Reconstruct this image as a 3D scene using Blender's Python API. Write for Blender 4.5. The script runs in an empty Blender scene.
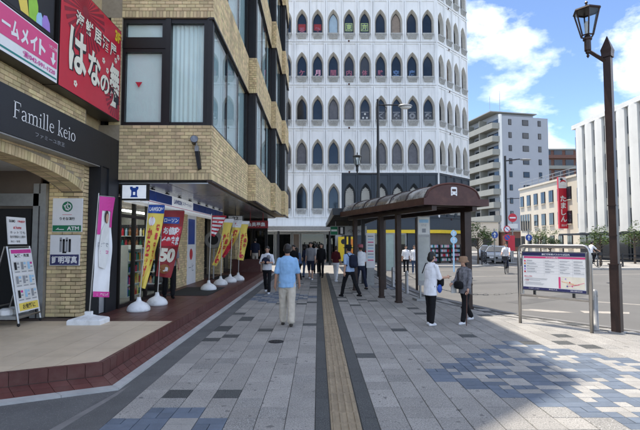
import bpy, bmesh, math, random
from mathutils import Vector, Matrix
random.seed(11)
SC = bpy.context.scene
COL = SC.collection
R = math.radians
# ------------------------------------------------------------------ camera
cam_d = bpy.data.cameras.new('camera'); cam = bpy.data.objects.new('camera', cam_d); COL.objects.link(cam)
cam.location = (0, 0, 1.8); cam.rotation_euler = (R(90 + 3.235), 0, R(-0.25))
cam_d.sensor_width = 36; cam_d.lens = 36 * 460 / 640; cam_d.clip_end = 3000; cam_d.clip_start = 0.05
SC.camera = cam
# ------------------------------------------------------------------ sky
EL = R(71.3); LD = Vector((0.94, -0.34)).normalized()      # the light travels this way over the ground
W = bpy.data.worlds.new('World'); SC.world = W; W.use_nodes = True
nt = W.node_tree; nt.nodes.clear()
def N(t, **k):
    n = nt.nodes.new(t)
    for a, b in k.items(): setattr(n, a, b)
    return n
sky = N('ShaderNodeTexSky', sky_type='NISHITA', sun_disc=False)
sky.sun_elevation = EL; sky.sun_rotation = math.atan2(-LD.x, -LD.y); sky.air_density = 0.65; sky.dust_density = 0.0; sky.ozone_density = 1.6; sky.altitude = 1800
tc = N('ShaderNodeTexCoord'); mp = N('ShaderNodeMapping'); mp.inputs['Scale'].default_value = (1, 1, 1.7); mp.inputs['Location'].default_value = (-0.36993, -1.26688, -1.60)
n1 = N('ShaderNodeTexNoise'); n1.inputs['Scale'].default_value = 3.1; n1.inputs['Detail'].default_value = 9; n1.inputs['Roughness'].default_value = 0.56; n1.inputs['Distortion'].default_value = 0.25
cr = N('ShaderNodeValToRGB'); cr.color_ramp.elements[0].position = 0.47; cr.color_ramp.elements[1].position = 0.66
n2 = N('ShaderNodeTexNoise'); n2.inputs['Scale'].default_value = 7; n2.inputs['Detail'].default_value = 6
cr2 = N('ShaderNodeValToRGB'); cr2.color_ramp.elements[0].position = 0.3; cr2.color_ramp.elements[0].color = (5.4, 5.7, 6.1, 1); cr2.color_ramp.elements[1].position = 0.65; cr2.color_ramp.elements[1].color = (9.2, 9.1, 9.0, 1)
mx = N('ShaderNodeMixRGB'); bg = N('ShaderNodeBackground'); bg.inputs['Strength'].default_value = 0.15; out = N('ShaderNodeOutputWorld')
L = nt.links.new
L(tc.outputs['Generated'], mp.inputs['Vector']); L(mp.outputs['Vector'], n1.inputs['Vector']); L(mp.outputs['Vector'], n2.inputs['Vector'])
L(n1.outputs['Fac'], cr.inputs['Fac']); L(n2.outputs['Fac'], cr2.inputs['Fac']); L(cr.outputs['Color'], mx.inputs['Fac'])
L(sky.outputs['Color'], mx.inputs['Color1']); L(cr2.outputs['Color'], mx.inputs['Color2']); L(mx.outputs['Color'], bg.inputs['Color']); L(bg.outputs['Background'], out.inputs['Surface'])
# ------------------------------------------------------------------ sun
sun_d = bpy.data.lights.new('sun', 'SUN'); sun_d.energy = 2.6; sun_d.angle = R(0.53); sun_d.color = (1, 0.915, 0.79)
sun = bpy.data.objects.new('sun', sun_d); COL.objects.link(sun); sun.location = (-30, 10, 60)
sun.rotation_euler = Vector((LD.x * math.cos(EL), LD.y * math.cos(EL), -math.sin(EL))).to_track_quat('-Z', 'Y').to_euler()
SC.view_settings.view_transform = 'Standard'; SC.view_settings.look = 'None'; SC.view_settings.exposure = 1.33; SC.view_settings.gamma = 1
SC.render.engine = 'CYCLES'; SC.cycles.use_denoising = True; SC.cycles.max_bounces = 8; SC.cycles.transparent_max_bounces = 12
try: SC.cycles.denoiser = 'OPENIMAGEDENOISE'
except Exception: pass

# ------------------------------------------------------------------ materials
def mat(name, col, rough=0.75, metal=0.0, var=0.10, ns=6.0, rnd=0.0, bump=0.0, bs=80.0, spec=0.4, speck=None, emit=None, dirt_sheen=None, hue=0.0, streak=None):
    m = bpy.data.materials.new(name); m.use_nodes = True; t = m.node_tree; b = t.nodes['Principled BSDF']
    b.inputs['Roughness'].default_value = rough; b.inputs['Metallic'].default_value = metal; b.inputs['Specular IOR Level'].default_value = spec
    def nn(ty, **k):
        n = t.nodes.new(ty)
        for a, c in k.items(): setattr(n, a, c)
        return n
    ge = nn('ShaderNodeNewGeometry')
    if emit:
        b.inputs['Emission Color'].default_value = (*col, 1); b.inputs['Emission Strength'].default_value = emit
        b.inputs['Base Color'].default_value = (*col, 1); return m
    no = nn('ShaderNodeTexNoise'); no.inputs['Scale'].default_value = ns; no.inputs['Detail'].default_value = 5; no.inputs['Roughness'].default_value = .6
    t.links.new(ge.outputs['Position'], no.inputs['Vector'])
    mr = nn('ShaderNodeMapRange'); mr.inputs['From Min'].default_value = .28; mr.inputs['From Max'].default_value = .72
    mr.inputs['To Min'].default_value = 1 - var; mr.inputs['To Max'].default_value = 1 + var
    t.links.new(no.outputs['Fac'], mr.inputs['Value']); val = mr.outputs['Result']
    hs = nn('ShaderNodeHueSaturation'); hs.inputs['Color'].default_value = (*col, 1)
    if rnd or hue:
        oi = nn('ShaderNodeObjectInfo'); ad = nn('ShaderNodeMath', operation='ADD'); fr = nn('ShaderNodeMath', operation='FRACT')
        t.links.new(oi.outputs['Random'], ad.inputs[0]); t.links.new(ge.outputs['Random Per Island'], ad.inputs[1]); t.links.new(ad.outputs[0], fr.inputs[0])
        mr2 = nn('ShaderNodeMapRange'); mr2.inputs['To Min'].default_value = 1 - rnd; mr2.inputs['To Max'].default_value = 1 + rnd
        t.links.new(fr.outputs[0], mr2.inputs['Value']); mu = nn('ShaderNodeMath', operation='MULTIPLY')
        t.links.new(val, mu.inputs[0]); t.links.new(mr2.outputs['Result'], mu.inputs[1]); val = mu.outputs[0]
        if hue:
            m7 = nn('ShaderNodeMath', operation='MULTIPLY'); m7.inputs[1].default_value = 7.31; f7 = nn('ShaderNodeMath', operation='FRACT')
            t.links.new(fr.outputs[0], m7.inputs[0]); t.links.new(m7.outputs[0], f7.inputs[0])
            mr3 = nn('ShaderNodeMapRange'); mr3.inputs['To Min'].default_value = .5 - hue; mr3.inputs['To Max'].default_value = .5 + hue
            t.links.new(f7.outputs[0], mr3.inputs['Value']); t.links.new(mr3.outputs['Result'], hs.inputs['Hue'])
    t.links.new(val, hs.inputs['Value']); colr = hs.outputs['Color']
    if speck:                                   # (scale, colour, low, high): flecks of aggregate
        for (sc, c2, lo, hi) in speck:
            vo = nn('ShaderNodeTexNoise'); vo.inputs['Scale'].default_value = sc; vo.inputs['Detail'].default_value = 2
            t.links.new(ge.outputs['Position'], vo.inputs['Vector']); rp = nn('ShaderNodeMapRange'); rp.inputs['From Min'].default_value = lo; rp.inputs['From Max'].default_value = hi
            t.links.new(vo.outputs['Fac'], rp.inputs['Value']); mi = nn('ShaderNodeMixRGB'); mi.inputs['Color2'].default_value = (*c2, 1)
            t.links.new(rp.outputs['Result'], mi.inputs['Fac']); t.links.new(colr, mi.inputs['Color1']); colr = mi.outputs['Color']
    if dirt_sheen:                                    # (scale, colour, amount) broad worn patches; on the shelter roof, painted sheen
        vo = nn('ShaderNodeTexNoise'); vo.inputs['Scale'].default_value = dirt_sheen[0]; vo.inputs['Detail'].default_value = 7; vo.inputs['Roughness'].default_value = .65
        t.links.new(ge.outputs['Position'], vo.inputs['Vector']); rp = nn('ShaderNodeMapRange'); rp.inputs['From Min'].default_value = .5; rp.inputs['From Max'].default_value = .72; rp.inputs['To Max'].default_value = dirt_sheen[2]
        t.links.new(vo.outputs['Fac'], rp.inputs['Value']); mi = nn('ShaderNodeMixRGB'); mi.inputs['Color2'].default_value = (*dirt_sheen[1], 1)
        t.links.new(rp.outputs['Result'], mi.inputs['Fac']); t.links.new(colr, mi.inputs['Color1']); colr = mi.outputs['Color']
    if streak:                                  # (scale, colour, amount) rain streaks running down
        mp_ = nn('ShaderNodeMapping'); mp_.inputs['Scale'].default_value = (1, 1, .07); vo = nn('ShaderNodeTexNoise'); vo.inputs['Scale'].default_value = streak[0]; vo.inputs['Detail'].default_value = 5
        t.links.new(ge.outputs['Position'], mp_.inputs['Vector']); t.links.new(mp_.outputs['Vector'], vo.inputs['Vector']); rp = nn('ShaderNodeMapRange'); rp.inputs['From Min'].default_value = .52; rp.inputs['From Max'].default_value = .75; rp.inputs['To Max'].default_value = streak[2]
        t.links.new(vo.outputs['Fac'], rp.inputs['Value']); mi = nn('ShaderNodeMixRGB'); mi.inputs['Color2'].default_value = (*streak[1], 1)
        t.links.new(rp.outputs['Result'], mi.inputs['Fac']); t.links.new(colr, mi.inputs['Color1']); colr = mi.outputs['Color']
    t.links.new(colr, b.inputs['Base Color'])
    if bump:
        nb = nn('ShaderNodeTexNoise'); nb.inputs['Scale'].default_value = bs; nb.inputs['Detail'].default_value = 3
        t.links.new(ge.outputs['Position'], nb.inputs['Vector']); bp = nn('ShaderNodeBump'); bp.inputs['Strength'].default_value = bump; bp.inputs['Distance'].default_value = .01
        t.links.new(nb.outputs['Fac'], bp.inputs['Height']); t.links.new(bp.outputs['Normal'], b.inputs['Normal'])
    return m
def glass(name, tint=(.9, .95, .94), ior=1.5, rough=0.01):
    m = bpy.data.materials.new(name); m.use_nodes = True; t = m.node_tree; t.nodes.clear()
    o = t.nodes.new('ShaderNodeOutputMaterial'); tr = t.nodes.new('ShaderNodeBsdfTransparent'); tr.inputs['Color'].default_value = (*tint, 1)
    gl = t.nodes.new('ShaderNodeBsdfGlossy'); gl.inputs['Roughness'].default_value = rough; fr = t.nodes.new('ShaderNodeFresnel'); fr.inputs['IOR'].default_value = ior
    mi = t.nodes.new('ShaderNodeMixShader'); l = t.links.new
    ge = t.nodes.new('ShaderNodeNewGeometry'); mu = t.nodes.new('ShaderNodeMath'); mu.operation = 'MULTIPLY_ADD'; mu.inputs[1].default_value = -1; mu.inputs[2].default_value = 1; m2 = t.nodes.new('ShaderNodeMath'); m2.operation = 'MULTIPLY'
    l(ge.outputs['Backfacing'], mu.inputs[0]); l(mu.outputs[0], m2.inputs[0]); l(fr.outputs['Fac'], m2.inputs[1]); l(m2.outputs[0], mi.inputs['Fac']); l(tr.outputs['BSDF'], mi.inputs[1]); l(gl.outputs['BSDF'], mi.inputs[2]); l(mi.outputs['Shader'], o.inputs['Surface'])
    return m
M = {}
M['granite'] = mat('granite', (.305, .292, .27), .8, 0, .12, 3, .17, .25, 300, speck=[(75, (.43, .415, .39), .53, .68), (60, (.16, .157, .15), .53, .68), (7.5, (.15, .145, .14), .66, .70), (23, (.11, .11, .105), .71, .74)], dirt_sheen=(.7, (.17, .165, .16), .35))
M['granite_smooth'] = mat('granite_smooth', (.27, .262, .245), .7, 0, .08, 3, .06, 0, dirt_sheen=(1.2, (.18, .175, .17), .3))
M['granite_coarse'] = mat('granite_coarse', (.27, .262, .245), .85, 0, .1, 5, .08, .5, 90, speck=[(75, (.10, .10, .10), .54, .64), (60, (.5, .49, .47), .60, .68)])
M['granite_dark'] = mat('granite_dark', (.055, .058, .058), .75, 0, .12, 5, .12, .35, 200, speck=[(120, (.20, .205, .20), .56, .66)])
M['pale_tile'] = mat('pale_tile', (.33, .32, .30), .8, 0, .12, 5, .12, .2, 200, speck=[(70, (.22, .215, .21), .55, .68)])
M['joint'] = mat('joint', (.12, .118, .11), .95, 0, .2, 20)
M['blue_tile'] = mat('blue_tile', (.118, .145, .185), .75, 0, .14, 8, .16, .2, 250, speck=[(150, (.16, .20, .27), .56, .70)])
M['tactile'] = mat('tactile', (.29, .232, .155), .8, 0, .14, 9, .10, .1, 200, dirt_sheen=(2.5, (.20, .16, .11), .6))
M['asphalt'] = mat('asphalt', (.135, .132, .126), .9, 0, .12, .6, 0, .5, 160, speck=[(110, (.18, .178, .175), .60, .72)], dirt_sheen=(.25, (.125, .122, .117), .5))
M['asphalt_dark'] = mat('asphalt_dark', (.115, .116, .115), .9, 0, .16, 2, 0, .6, 120, speck=[(95, (.26, .26, .26), .60, .74)], dirt_sheen=(1.2, (.075, .076, .077), .55))
M['asphalt_patch'] = mat('asphalt_patch', (.105, .103, .10), .9, 0, .12, 2, 0, .5, 160, dirt_sheen=(1.1, (.15, .148, .14), .6))
M['kerb_white'] = mat('kerb_white', (.42, .42, .41), .8, 0, .14, 6, .06, .2, 150, dirt_sheen=(3, (.2, .2, .2), .5))
M['kerb_grey'] = mat('kerb_grey', (.20, .195, .19), .85, 0, .14, 6, .06, .3, 120, dirt_sheen=(3, (.08, .08, .08), .7))
M['road_paint'] = mat('road_paint', (.36, .33, .29), .8, 0, .1, 9, 0, .2, 100, dirt_sheen=(5, (.16, .16, .155), .9))
M['brick'] = mat('brick', (.68, .535, .30), .75, 0, .08, 10, .24, .2, 140, hue=.012, dirt_sheen=(1.4, (.42, .31, .18), .45), streak=(3.0, (.30, .235, .15), .45))
M['mortar'] = mat('mortar', (.33, .275, .20), .9, 0, .12, 15)
M['brick_plain'] = mat('brick_plain', (.55, .43, .25), .8, 0, .12, 12)
M['tan_tile'] = mat('tan_tile', (.62, .51, .37), .5, 0, .07, 3, .05, .05, 60, dirt_sheen=(1.3, (.42, .33, .23), .45), spec=.4)
M['red_tile'] = mat('red_tile', (.098, .032, .027), .42, 0, .12, 5, .13, .1, 120, dirt_sheen=(2.2, (.16, .09, .075), .55))
M['red_joint'] = mat('red_joint', (.10, .075, .065), .9)
M['black_metal'] = mat('black_metal', (.012, .012, .014), .42, 0, .15, 4, spec=.5)
M['frame'] = mat('frame', (.014, .011, .010), .4, 0, .15, 5)
M['charcoal'] = mat('charcoal', (.012, .013, .017), .5, 0, .12, 3)
M['steel'] = mat('steel', (.42, .41, .40), .32, 1, .08, 9, 0, .05, 60)
M['steel_dull'] = mat('steel_dull', (.34, .34, .335), .5, .6, .12, 8)
M['panel_grey'] = mat('panel_grey', (.46, .47, .485), .22, .35, .06, 2, .05)
M['brown_metal'] = mat('brown_metal', (.030, .016, .013), .38, .1, .16, 5, 0, .1, 30, dirt_sheen=(4, (.065, .036, .028), .5))
M['maroon'] = mat('maroon', (.062, .021, .018), .38, .1, .14, 6, 0, .08, 40, dirt_sheen=(3, (.15, .07, .05), .45))
M['roof_skin'] = mat('roof_skin', (.11, .088, .078), .22, .3, .18, 6, 0, .15, 30, dirt_sheen=(1.7, (.66, .64, .61), 1.0))  # pale patches paint the roof's glossy highlights and worn white into the colour
M['white_plastic'] = mat('white_plastic', (.78, .79, .79), .4, 0, .04, 8, dirt_sheen=(5, (.36, .35, .32), .55))
M['white'] = mat('white', (.80, .80, .80), .55, 0, .03, 6)
M['offwhite'] = mat('offwhite', (.72, .72, .69), .6, 0, .05, 6)
M['facade_white'] = mat('facade_white', (.80, .81, .80), .6, 0, .05, .5, 0, 0, dirt_sheen=(.35, (.60, .61, .60), .5), streak=(4.5, (.42, .42, .40), .55))
M['facade_stone'] = mat('facade_stone', (.44, .44, .42), .8, 0, .2, 6, 0, .5, 14, dirt_sheen=(3, (.22, .22, .21), .6))
M['slate'] = mat('slate', (.045, .058, .074), .65, 0, .08, .6)
M['slate_dark'] = mat('slate_dark', (.035, .043, .053), .65, 0, .1, 2)
M['dark_glass'] = mat('dark_glass', (.015, .022, .032), .06, 0, .3, .8, spec=.6)
M['grey_curtain'] = mat('grey_curtain', (.13, .13, .145), .5, 0, .2, 4, spec=.5)
M['tan_curtain'] = mat('tan_curtain', (.28, .22, .17), .5, 0, .2, 4, spec=.5)
M['pale_pane'] = mat('pale_pane', (.38, .50, .58), .15, 0, .1, 2, spec=.6)
M['louvre'] = mat('louvre', (.52, .51, .46), .6, 0, .06, 4)
M['blind'] = mat('blind', (.86, .90, .88), .7, 0, .05, 1.2)
M['glass'] = glass('glass')
M['glass_street'] = glass('glass_street', (.85, .92, .93), 4.2)
M['glass_dark'] = glass('glass_dark', (.5, .55, .55), 1.6)
M['glass_bay'] = glass('glass_bay', (.93, .97, .96), 1.55)
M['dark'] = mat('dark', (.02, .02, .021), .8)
M['shop_grey'] = mat('shop_grey', (.30, .29, .27), .7, 0, .1, 2)
M['dim_wall'] = mat('dim_wall', (.16, .125, .10), .7, 0, .1, 2)
M['soffit_white'] = mat('soffit_white', (.62, .61, .58), .6)
M['lamp_on'] = mat('lamp_on', (1, .96, .88), emit=3)
M['lit_white'] = mat('lit_white', (.85, .87, .9), .4); M['lit_white'].node_tree.nodes['Principled BSDF'].inputs['Emission Color'].default_value = (.9, .95, 1, 1); M['lit_white'].node_tree.nodes['Principled BSDF'].inputs['Emission Strength'].default_value = .10
M['blue'] = mat('blue', (.012, .065, .34), .35, 0, .05, 4)
M['pink'] = mat('pink', (.70, .07, .22), .45, 0, .04, 4)
M['magenta'] = mat('magenta', (.62, .05, .30), .6, 0, .04, 4)
M['pale_pink'] = mat('pale_pink', (.80, .42, .55), .7, 0, .06, 3)
M['red'] = mat('red', (.56, .022, .045), .42, 0, .05, 3)
M['red_dark'] = mat('red_dark', (.25, .015, .035), .45)
M['deep_red'] = mat('deep_red', (.30, .03, .035), .6)
M['yellow'] = mat('yellow', (.80, .56, .03), .6, 0, .05, 4)
M['pale_yellow'] = mat('pale_yellow', (.80, .62, .12), .75, 0, .06, 4)
M['lime'] = mat('lime', (.30, .58, .06), .5)
M['lavender'] = mat('lavender', (.36, .22, .62), .5)
M['sky_blue'] = mat('sky_blue', (.35, .58, .78), .5)
M['teal'] = mat('teal', (.012, .22, .20), .5)
M['green'] = mat('green', (.008, .17, .075), .5)
M['cream'] = mat('cream', (.80, .75, .62), .6)
M['navy'] = mat('navy', (.035, .035, .12), .5)
M['ink'] = mat('ink', (.02, .02, .025), .6)
M['grey_ink'] = mat('grey_ink', (.30, .31, .33), .6)
M['faint_ink'] = mat('faint_ink', (.10, .10, .11), .6)
M['orange'] = mat('orange', (.75, .25, .04), .6)
M['brown_print'] = mat('brown_print', (.30, .12, .04), .6)
M['skin'] = mat('skin', (.50, .29, .20), .55, 0, .05, 12)
M['skin_tan'] = mat('skin_tan', (.40, .22, .145), .55, 0, .05, 12)
M['hair'] = mat('hair', (.010, .009, .009), .45, 0, .3, 60)
M['hair_brown'] = mat('hair_brown', (.035, .02, .014), .5, 0, .3, 60)
M['rubber'] = mat('rubber', (.02, .02, .02), .8)
def cloth(name, c, var=.10): M[name] = mat(name, c, .9, 0, var, 14, 0, .15, 220, spec=.2)
cloth('c_white', (.72, .73, .76)); cloth('c_blue', (.25, .43, .66)); cloth('c_beige', (.52, .47, .39)); cloth('c_black', (.012, .012, .014)); cloth('c_navy', (.018, .022, .042))
cloth('c_maroon', (.085, .015, .02)); cloth('c_grey', (.22, .22, .23)); cloth('c_lightblue', (.34, .46, .66)); cloth('c_pinkhat', (.42, .14, .16)); cloth('c_brownhat', (.26, .165, .105)); cloth('c_stripe', (.16, .16, .175), .6); cloth('c_denim', (.06, .10, .19)); cloth('c_red', (.5, .03, .03)); cloth('c_offwhite', (.62, .61, .58)); cloth('c_beigeblack', (.05, .045, .04))

# ------------------------------------------------------------------ mesh helpers
class MB:
    def __init__(s): s.v = []; s.f = []; s.m = []
    def add(s, vs, fs, m=0):
        o = len(s.v); s.v += [tuple(v) for v in vs]; s.f += [tuple(i + o for i in f) for f in fs]; s.m += [m] * len(fs); return s
    def box(s, x0, x1, y0, y1, z0, z1, m=0):
        if x0 > x1: x0, x1 = x1, x0
        if y0 > y1: y0, y1 = y1, y0
        if z0 > z1: z0, z1 = z1, z0
        return s.add([(x0, y0, z0), (x1, y0, z0), (x1, y1, z0), (x0, y1, z0), (x0, y0, z1), (x1, y0, z1), (x1, y1, z1), (x0, y1, z1)],
                     [(0, 3, 2, 1), (4, 5, 6, 7), (0, 1, 5, 4), (1, 2, 6, 5), (2, 3, 7, 6), (3, 0, 4, 7)], m)
    def cbox(s, c, h, m=0): return s.box(c[0] - h[0], c[0] + h[0], c[1] - h[1], c[1] + h[1], c[2] - h[2], c[2] + h[2], m)
    def prism(s, poly, z0, z1, m=0):
        n = len(poly)
        if sum(poly[i][0] * poly[(i + 1) % n][1] - poly[(i + 1) % n][0] * poly[i][1] for i in range(n)) < 0: poly = poly[::-1]
        vs = [(p[0], p[1], z0) for p in poly] + [(p[0], p[1], z1) for p in poly]
        return s.add(vs, [tuple(range(n - 1, -1, -1)), tuple(range(n, 2 * n))] + [(i, (i + 1) % n, n + (i + 1) % n, n + i) for i in range(n)], m)
    def slab(s, poly, M4, t, m=0):                # polygon in a local plane, extruded t along its normal
        n = len(poly); a = [M4 @ Vector((p[0], p[1], 0)) for p in poly]; b = [M4 @ Vector((p[0], p[1], t)) for p in poly]
        return s.add(a + b, [tuple(range(n - 1, -1, -1)), tuple(range(n, 2 * n))] + [(i, (i + 1) % n, n + (i + 1) % n, n + i) for i in range(n)], m)
    def loft(s, rings, m=0, cap=True):
        n = len(rings[0]); o = []
        for r in rings: o += list(r)
        fs = [(k * n + i, k * n + (i + 1) % n, (k + 1) * n + (i + 1) % n, (k + 1) * n + i) for k in range(len(rings) - 1) for i in range(n)]
        if cap: fs += [tuple(range(n - 1, -1, -1)), tuple((len(rings) - 1) * n + i for i in range(n))]
        return s.add(o, fs, m)
    def tube(s, pts, r, n=8, m=0):
        pts = [Vector(p) for p in pts]; rs = r if isinstance(r, (list, tuple)) else [r] * len(pts); rings = []
        up = None
        for i, p in enumerate(pts):
            d = (pts[min(i + 1, len(pts) - 1)] - pts[max(i - 1, 0)]).normalized()
            if up is None: up = Vector((0, 0, 1)) if abs(d.z) < .9 else Vector((1, 0, 0))
            a = d.cross(up).normalized(); b = a.cross(d).normalized(); up = b
            rings.append([p + a * math.cos(2 * math.pi * k / n) * rs[i] + b * math.sin(2 * math.pi * k / n) * rs[i] for k in range(n)])
        return s.loft([r_[::-1] for r_ in rings], m)
    def lathe(s, prof, c=(0, 0, 0), n=16, m=0, ph=0):
        return s.loft([[(c[0] + r * math.cos(ph + 2 * math.pi * k / n), c[1] + r * math.sin(ph + 2 * math.pi * k / n), c[2] + z) for k in range(n)] for r, z in prof], m)
    def ell(s, c, r, n=12, k=8, m=0, fn=None):
        rings = []
        for j in range(k + 1):
            th = -math.pi / 2 + math.pi * (j + (.02 if j == 0 else -.02 if j == k else 0)) / k; ring = []
            for i in range(n):
                d = Vector((math.cos(th) * math.cos(2 * math.pi * i / n), math.cos(th) * math.sin(2 * math.pi * i / n), math.sin(th)))
                q = 1 if fn is None else fn(d)
                ring.append((c[0] + d.x * r[0] * q, c[1] + d.y * r[1] * q, c[2] + d.z * r[2] * q))
            rings.append(ring)
        return s.loft(rings, m)
    def cap(s, p0, p1, r0, r1, n=10, m=0):        # tapered limb with rounded ends
        p0 = Vector(p0); p1 = Vector(p1); d = (p1 - p0)
        if d.length < 1e-6: d = Vector((0, 0, -1e-3)); p1 = p0 + d
        d.normalize(); pts = []; rs = []
        for a in (-80, -45, -15): pts.append(p0 + d * r0 * math.sin(R(a))); rs.append(r0 * math.cos(R(a)))
        for a in (15, 45, 80): pts.append(p1 + d * r1 * math.sin(R(a))); rs.append(r1 * math.cos(R(a)))
        return s.tube(pts, rs, n, m)
    def xf(s, M4):
        s.v = [tuple(M4 @ Vector(v)) for v in s.v]; return s
def woff(o):
    v = Vector((0, 0, 0))
    while o is not None: v = v + Vector(o.location); o = o.parent
    return v
def tag(o, label=None, cat=None, group=None, kind=None):
    if label: o['label'] = label
    if cat: o['category'] = cat
    if group: o['group'] = group
    if kind: o['kind'] = kind
    return o
def mesh(name, mb, mats, smooth=False, off=None):
    me = bpy.data.meshes.new(name); v = mb.v
    if off is not None: v = [(a[0] - off[0], a[1] - off[1], a[2] - off[2]) for a in v]
    me.from_pydata(v, [], mb.f)
    for k in (mats if isinstance(mats, (list, tuple)) else [mats]): me.materials.append(M[k] if isinstance(k, str) else k)
    if isinstance(mats, (list, tuple)) and len(mats) > 1: me.polygons.foreach_set('material_index', mb.m)
    if smooth: me.polygons.foreach_set('use_smooth', [True] * len(me.polygons))
    me.update(); return me
def obj(name, mb, mats, parent=None, local=False, smooth=False, loc=None, **t):
    """one mesh object; geometry in world coordinates unless local"""
    if parent is not None and not local: me = mesh(name, mb, mats, smooth, woff(parent)); o = bpy.data.objects.new(name, me)
    elif loc is not None and not local: me = mesh(name, mb, mats, smooth, loc); o = bpy.data.objects.new(name, me); o.location = loc
    else:
        me = mesh(name, mb, mats, smooth); o = bpy.data.objects.new(name, me)
        if loc is not None: o.location = loc
    COL.objects.link(o); o.parent = parent; return tag(o, **t)
def piece(name, me, loc, parent, rz=0, scale=None):
    o = bpy.data.objects.new(name, me); o.location = Vector(loc) - woff(parent); o.rotation_euler.z = rz
    if scale: o.scale = scale
    COL.objects.link(o); o.parent = parent; return o
def thing(name, loc, label, cat, group=None, rz=0, kind=None):
    o = bpy.data.objects.new(name, None); o.location = loc; o.rotation_euler.z = rz; o.empty_display_size = .1; COL.objects.link(o); return tag(o, label, cat, group, kind)
def copy_tree(o, parent=None):
    c = o.copy(); COL.objects.link(c); c.parent = parent
    for ch in list(o.children): copy_tree(ch, c)
    return c
# flat print: text and shapes carried by any surface map fn(u, v) -> point
_TC = {}
def text2d(s, bold=0.0):
    if (s, bold) in _TC: return _TC[(s, bold)]
    cu = bpy.data.curves.new('t', 'FONT'); cu.body = s; cu.resolution_u = 3; cu.offset = bold; cu.fill_mode = 'FRONT'; cu.extrude = 0
    ob = bpy.data.objects.new('t', cu); COL.objects.link(ob); bpy.context.view_layer.update()
    me = bpy.data.meshes.new_from_object(ob.evaluated_get(bpy.context.evaluated_depsgraph_get()))
    vs = [(v.co.x, v.co.y) for v in me.vertices]; fs = [tuple(p.vertices) for p in me.polygons]
    bpy.data.objects.remove(ob); bpy.data.curves.remove(cu); bpy.data.meshes.remove(me)
    x0 = min(v[0] for v in vs); x1 = max(v[0] for v in vs); y0 = min(v[1] for v in vs); y1 = max(v[1] for v in vs)
    r = ([((v[0] - x0) / max(x1 - x0, 1e-6), (v[1] - y0) / max(y1 - y0, 1e-6)) for v in vs], fs, (x1 - x0) / max(y1 - y0, 1e-6)); _TC[(s, bold)] = r
    return r
def text(mb, s, fn, u0, v0, u1, v1, m=0, bold=0.0, fit=False, shear=0):
    vs, fs, asp = text2d(s, bold)
    if fit:
        w, h = u1 - u0, v1 - v0
        if w / h > asp: c = (u0 + u1) / 2; u0, u1 = c - h * asp / 2, c + h * asp / 2
        else: c = (v0 + v1) / 2; v0, v1 = c - w / asp / 2, c + w / asp / 2
    mb.add([fn(u0 + (u1 - u0) * a + shear * b, v0 + (v1 - v0) * b) for a, b in vs], fs, m)
def vtext(mb, s, fn, uc, vtop, size, pitch, m=0, bold=0.0):
    for i, c in enumerate(s): text(mb, c, fn, uc - size / 2, vtop - i * pitch - size, uc + size / 2, vtop - i * pitch, m, bold, True)
def quad(mb, fn, u0, v0, u1, v1, m=0, nu=1, nv=1):
    g = [fn(u0 + (u1 - u0) * i / nu, v0 + (v1 - v0) * j / nv) for j in range(nv + 1) for i in range(nu + 1)]
    mb.add(g, [(j * (nu + 1) + i, j * (nu + 1) + i + 1, (j + 1) * (nu + 1) + i + 1, (j + 1) * (nu + 1) + i) for j in range(nv) for i in range(nu)], m)
def pgon(mb, fn, pts, m=0): mb.add([fn(u, v) for u, v in pts], [tuple(range(len(pts)))], m)
def disc(mb, fn, u, v, r, m=0, n=20, rv=None): pgon(mb, fn, [(u + r * math.cos(2 * math.pi * k / n), v + (rv or r) * math.sin(2 * math.pi * k / n)) for k in range(n)], m)
def ringd(mb, fn, u, v, r0, r1, m=0, n=24):
    for k in range(n):
        a, b = 2 * math.pi * k / n, 2 * math.pi * (k + 1) / n
        mb.add([fn(u + q * math.cos(w), v + q * math.sin(w)) for q, w in ((r0, a), (r1, a), (r1, b), (r0, b))], [(0, 1, 2, 3)], m)
def ribbon(mb, fn, pts, w, m=0):
    ws = w if isinstance(w, (list, tuple)) else [w] * len(pts); a = []; b = []
    for i, p in enumerate(pts):
        q0 = pts[max(i - 1, 0)]; q1 = pts[min(i + 1, len(pts) - 1)]; dx, dy = q1[0] - q0[0], q1[1] - q0[1]; l = math.hypot(dx, dy) or 1
        a.append((p[0] - dy / l * ws[i] / 2, p[1] + dx / l * ws[i] / 2)); b.append((p[0] + dy / l * ws[i] / 2, p[1] - dx / l * ws[i] / 2))
    for i in range(len(pts) - 1): mb.add([fn(*b[i]), fn(*b[i + 1]), fn(*a[i + 1]), fn(*a[i])], [(0, 1, 2, 3)], m)
def pl(o, U, V, Nn=None, off=0.0):
    o = Vector(o); U = Vector(U); V = Vector(V); n = U.cross(V).normalized()
    return lambda u, v, o=o, U=U, V=V, n=n: o + U * u + V * v + n * off
def facex(x, y, z, off=.004): return pl((x, y, z), (0, 1, 0), (0, 0, 1), off=off)      # seen from +x
def facey(x, y, z, off=.004): return pl((x, y, z), (1, 0, 0), (0, 0, 1), off=off)      # seen from -y
# ================================================================== ground
road = MB(); road.add([(-400, -200, -.12), (600, -200, -.12), (600, 900, -.12), (-400, 900, -.12)], [(0, 1, 2, 3)])
obj('road', road, 'asphalt', kind='structure')
KERB = [(3.35, 34), (3.4, 20), (3.5, 17), (3.75, 15), (4.4, 12.9), (5.0, 11.4), (6.55, 9.25), (12, 1.6), (16, -6)]
pave_poly = [(-2.1, -6), (-2.1, 26.6), (-16, 26.6), (-16, 37.95), (3.35, 37.95)] + KERB
PAVE = thing('pavement', (0, 0, 0), None, None, kind='structure')
b = MB(); b.prism(pave_poly, -.3, -.014); obj('bed', b, 'joint', PAVE)
def inside(p, poly):
    c = False; n = len(poly)
    for i in range(n):
        (x0, y0), (x1, y1) = poly[i], poly[(i + 1) % n]
        if (y0 > p[1]) != (y1 > p[1]) and p[0] < (x1 - x0) * (p[1] - y0) / (y1 - y0) + x0: c = not c
    return c
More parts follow.
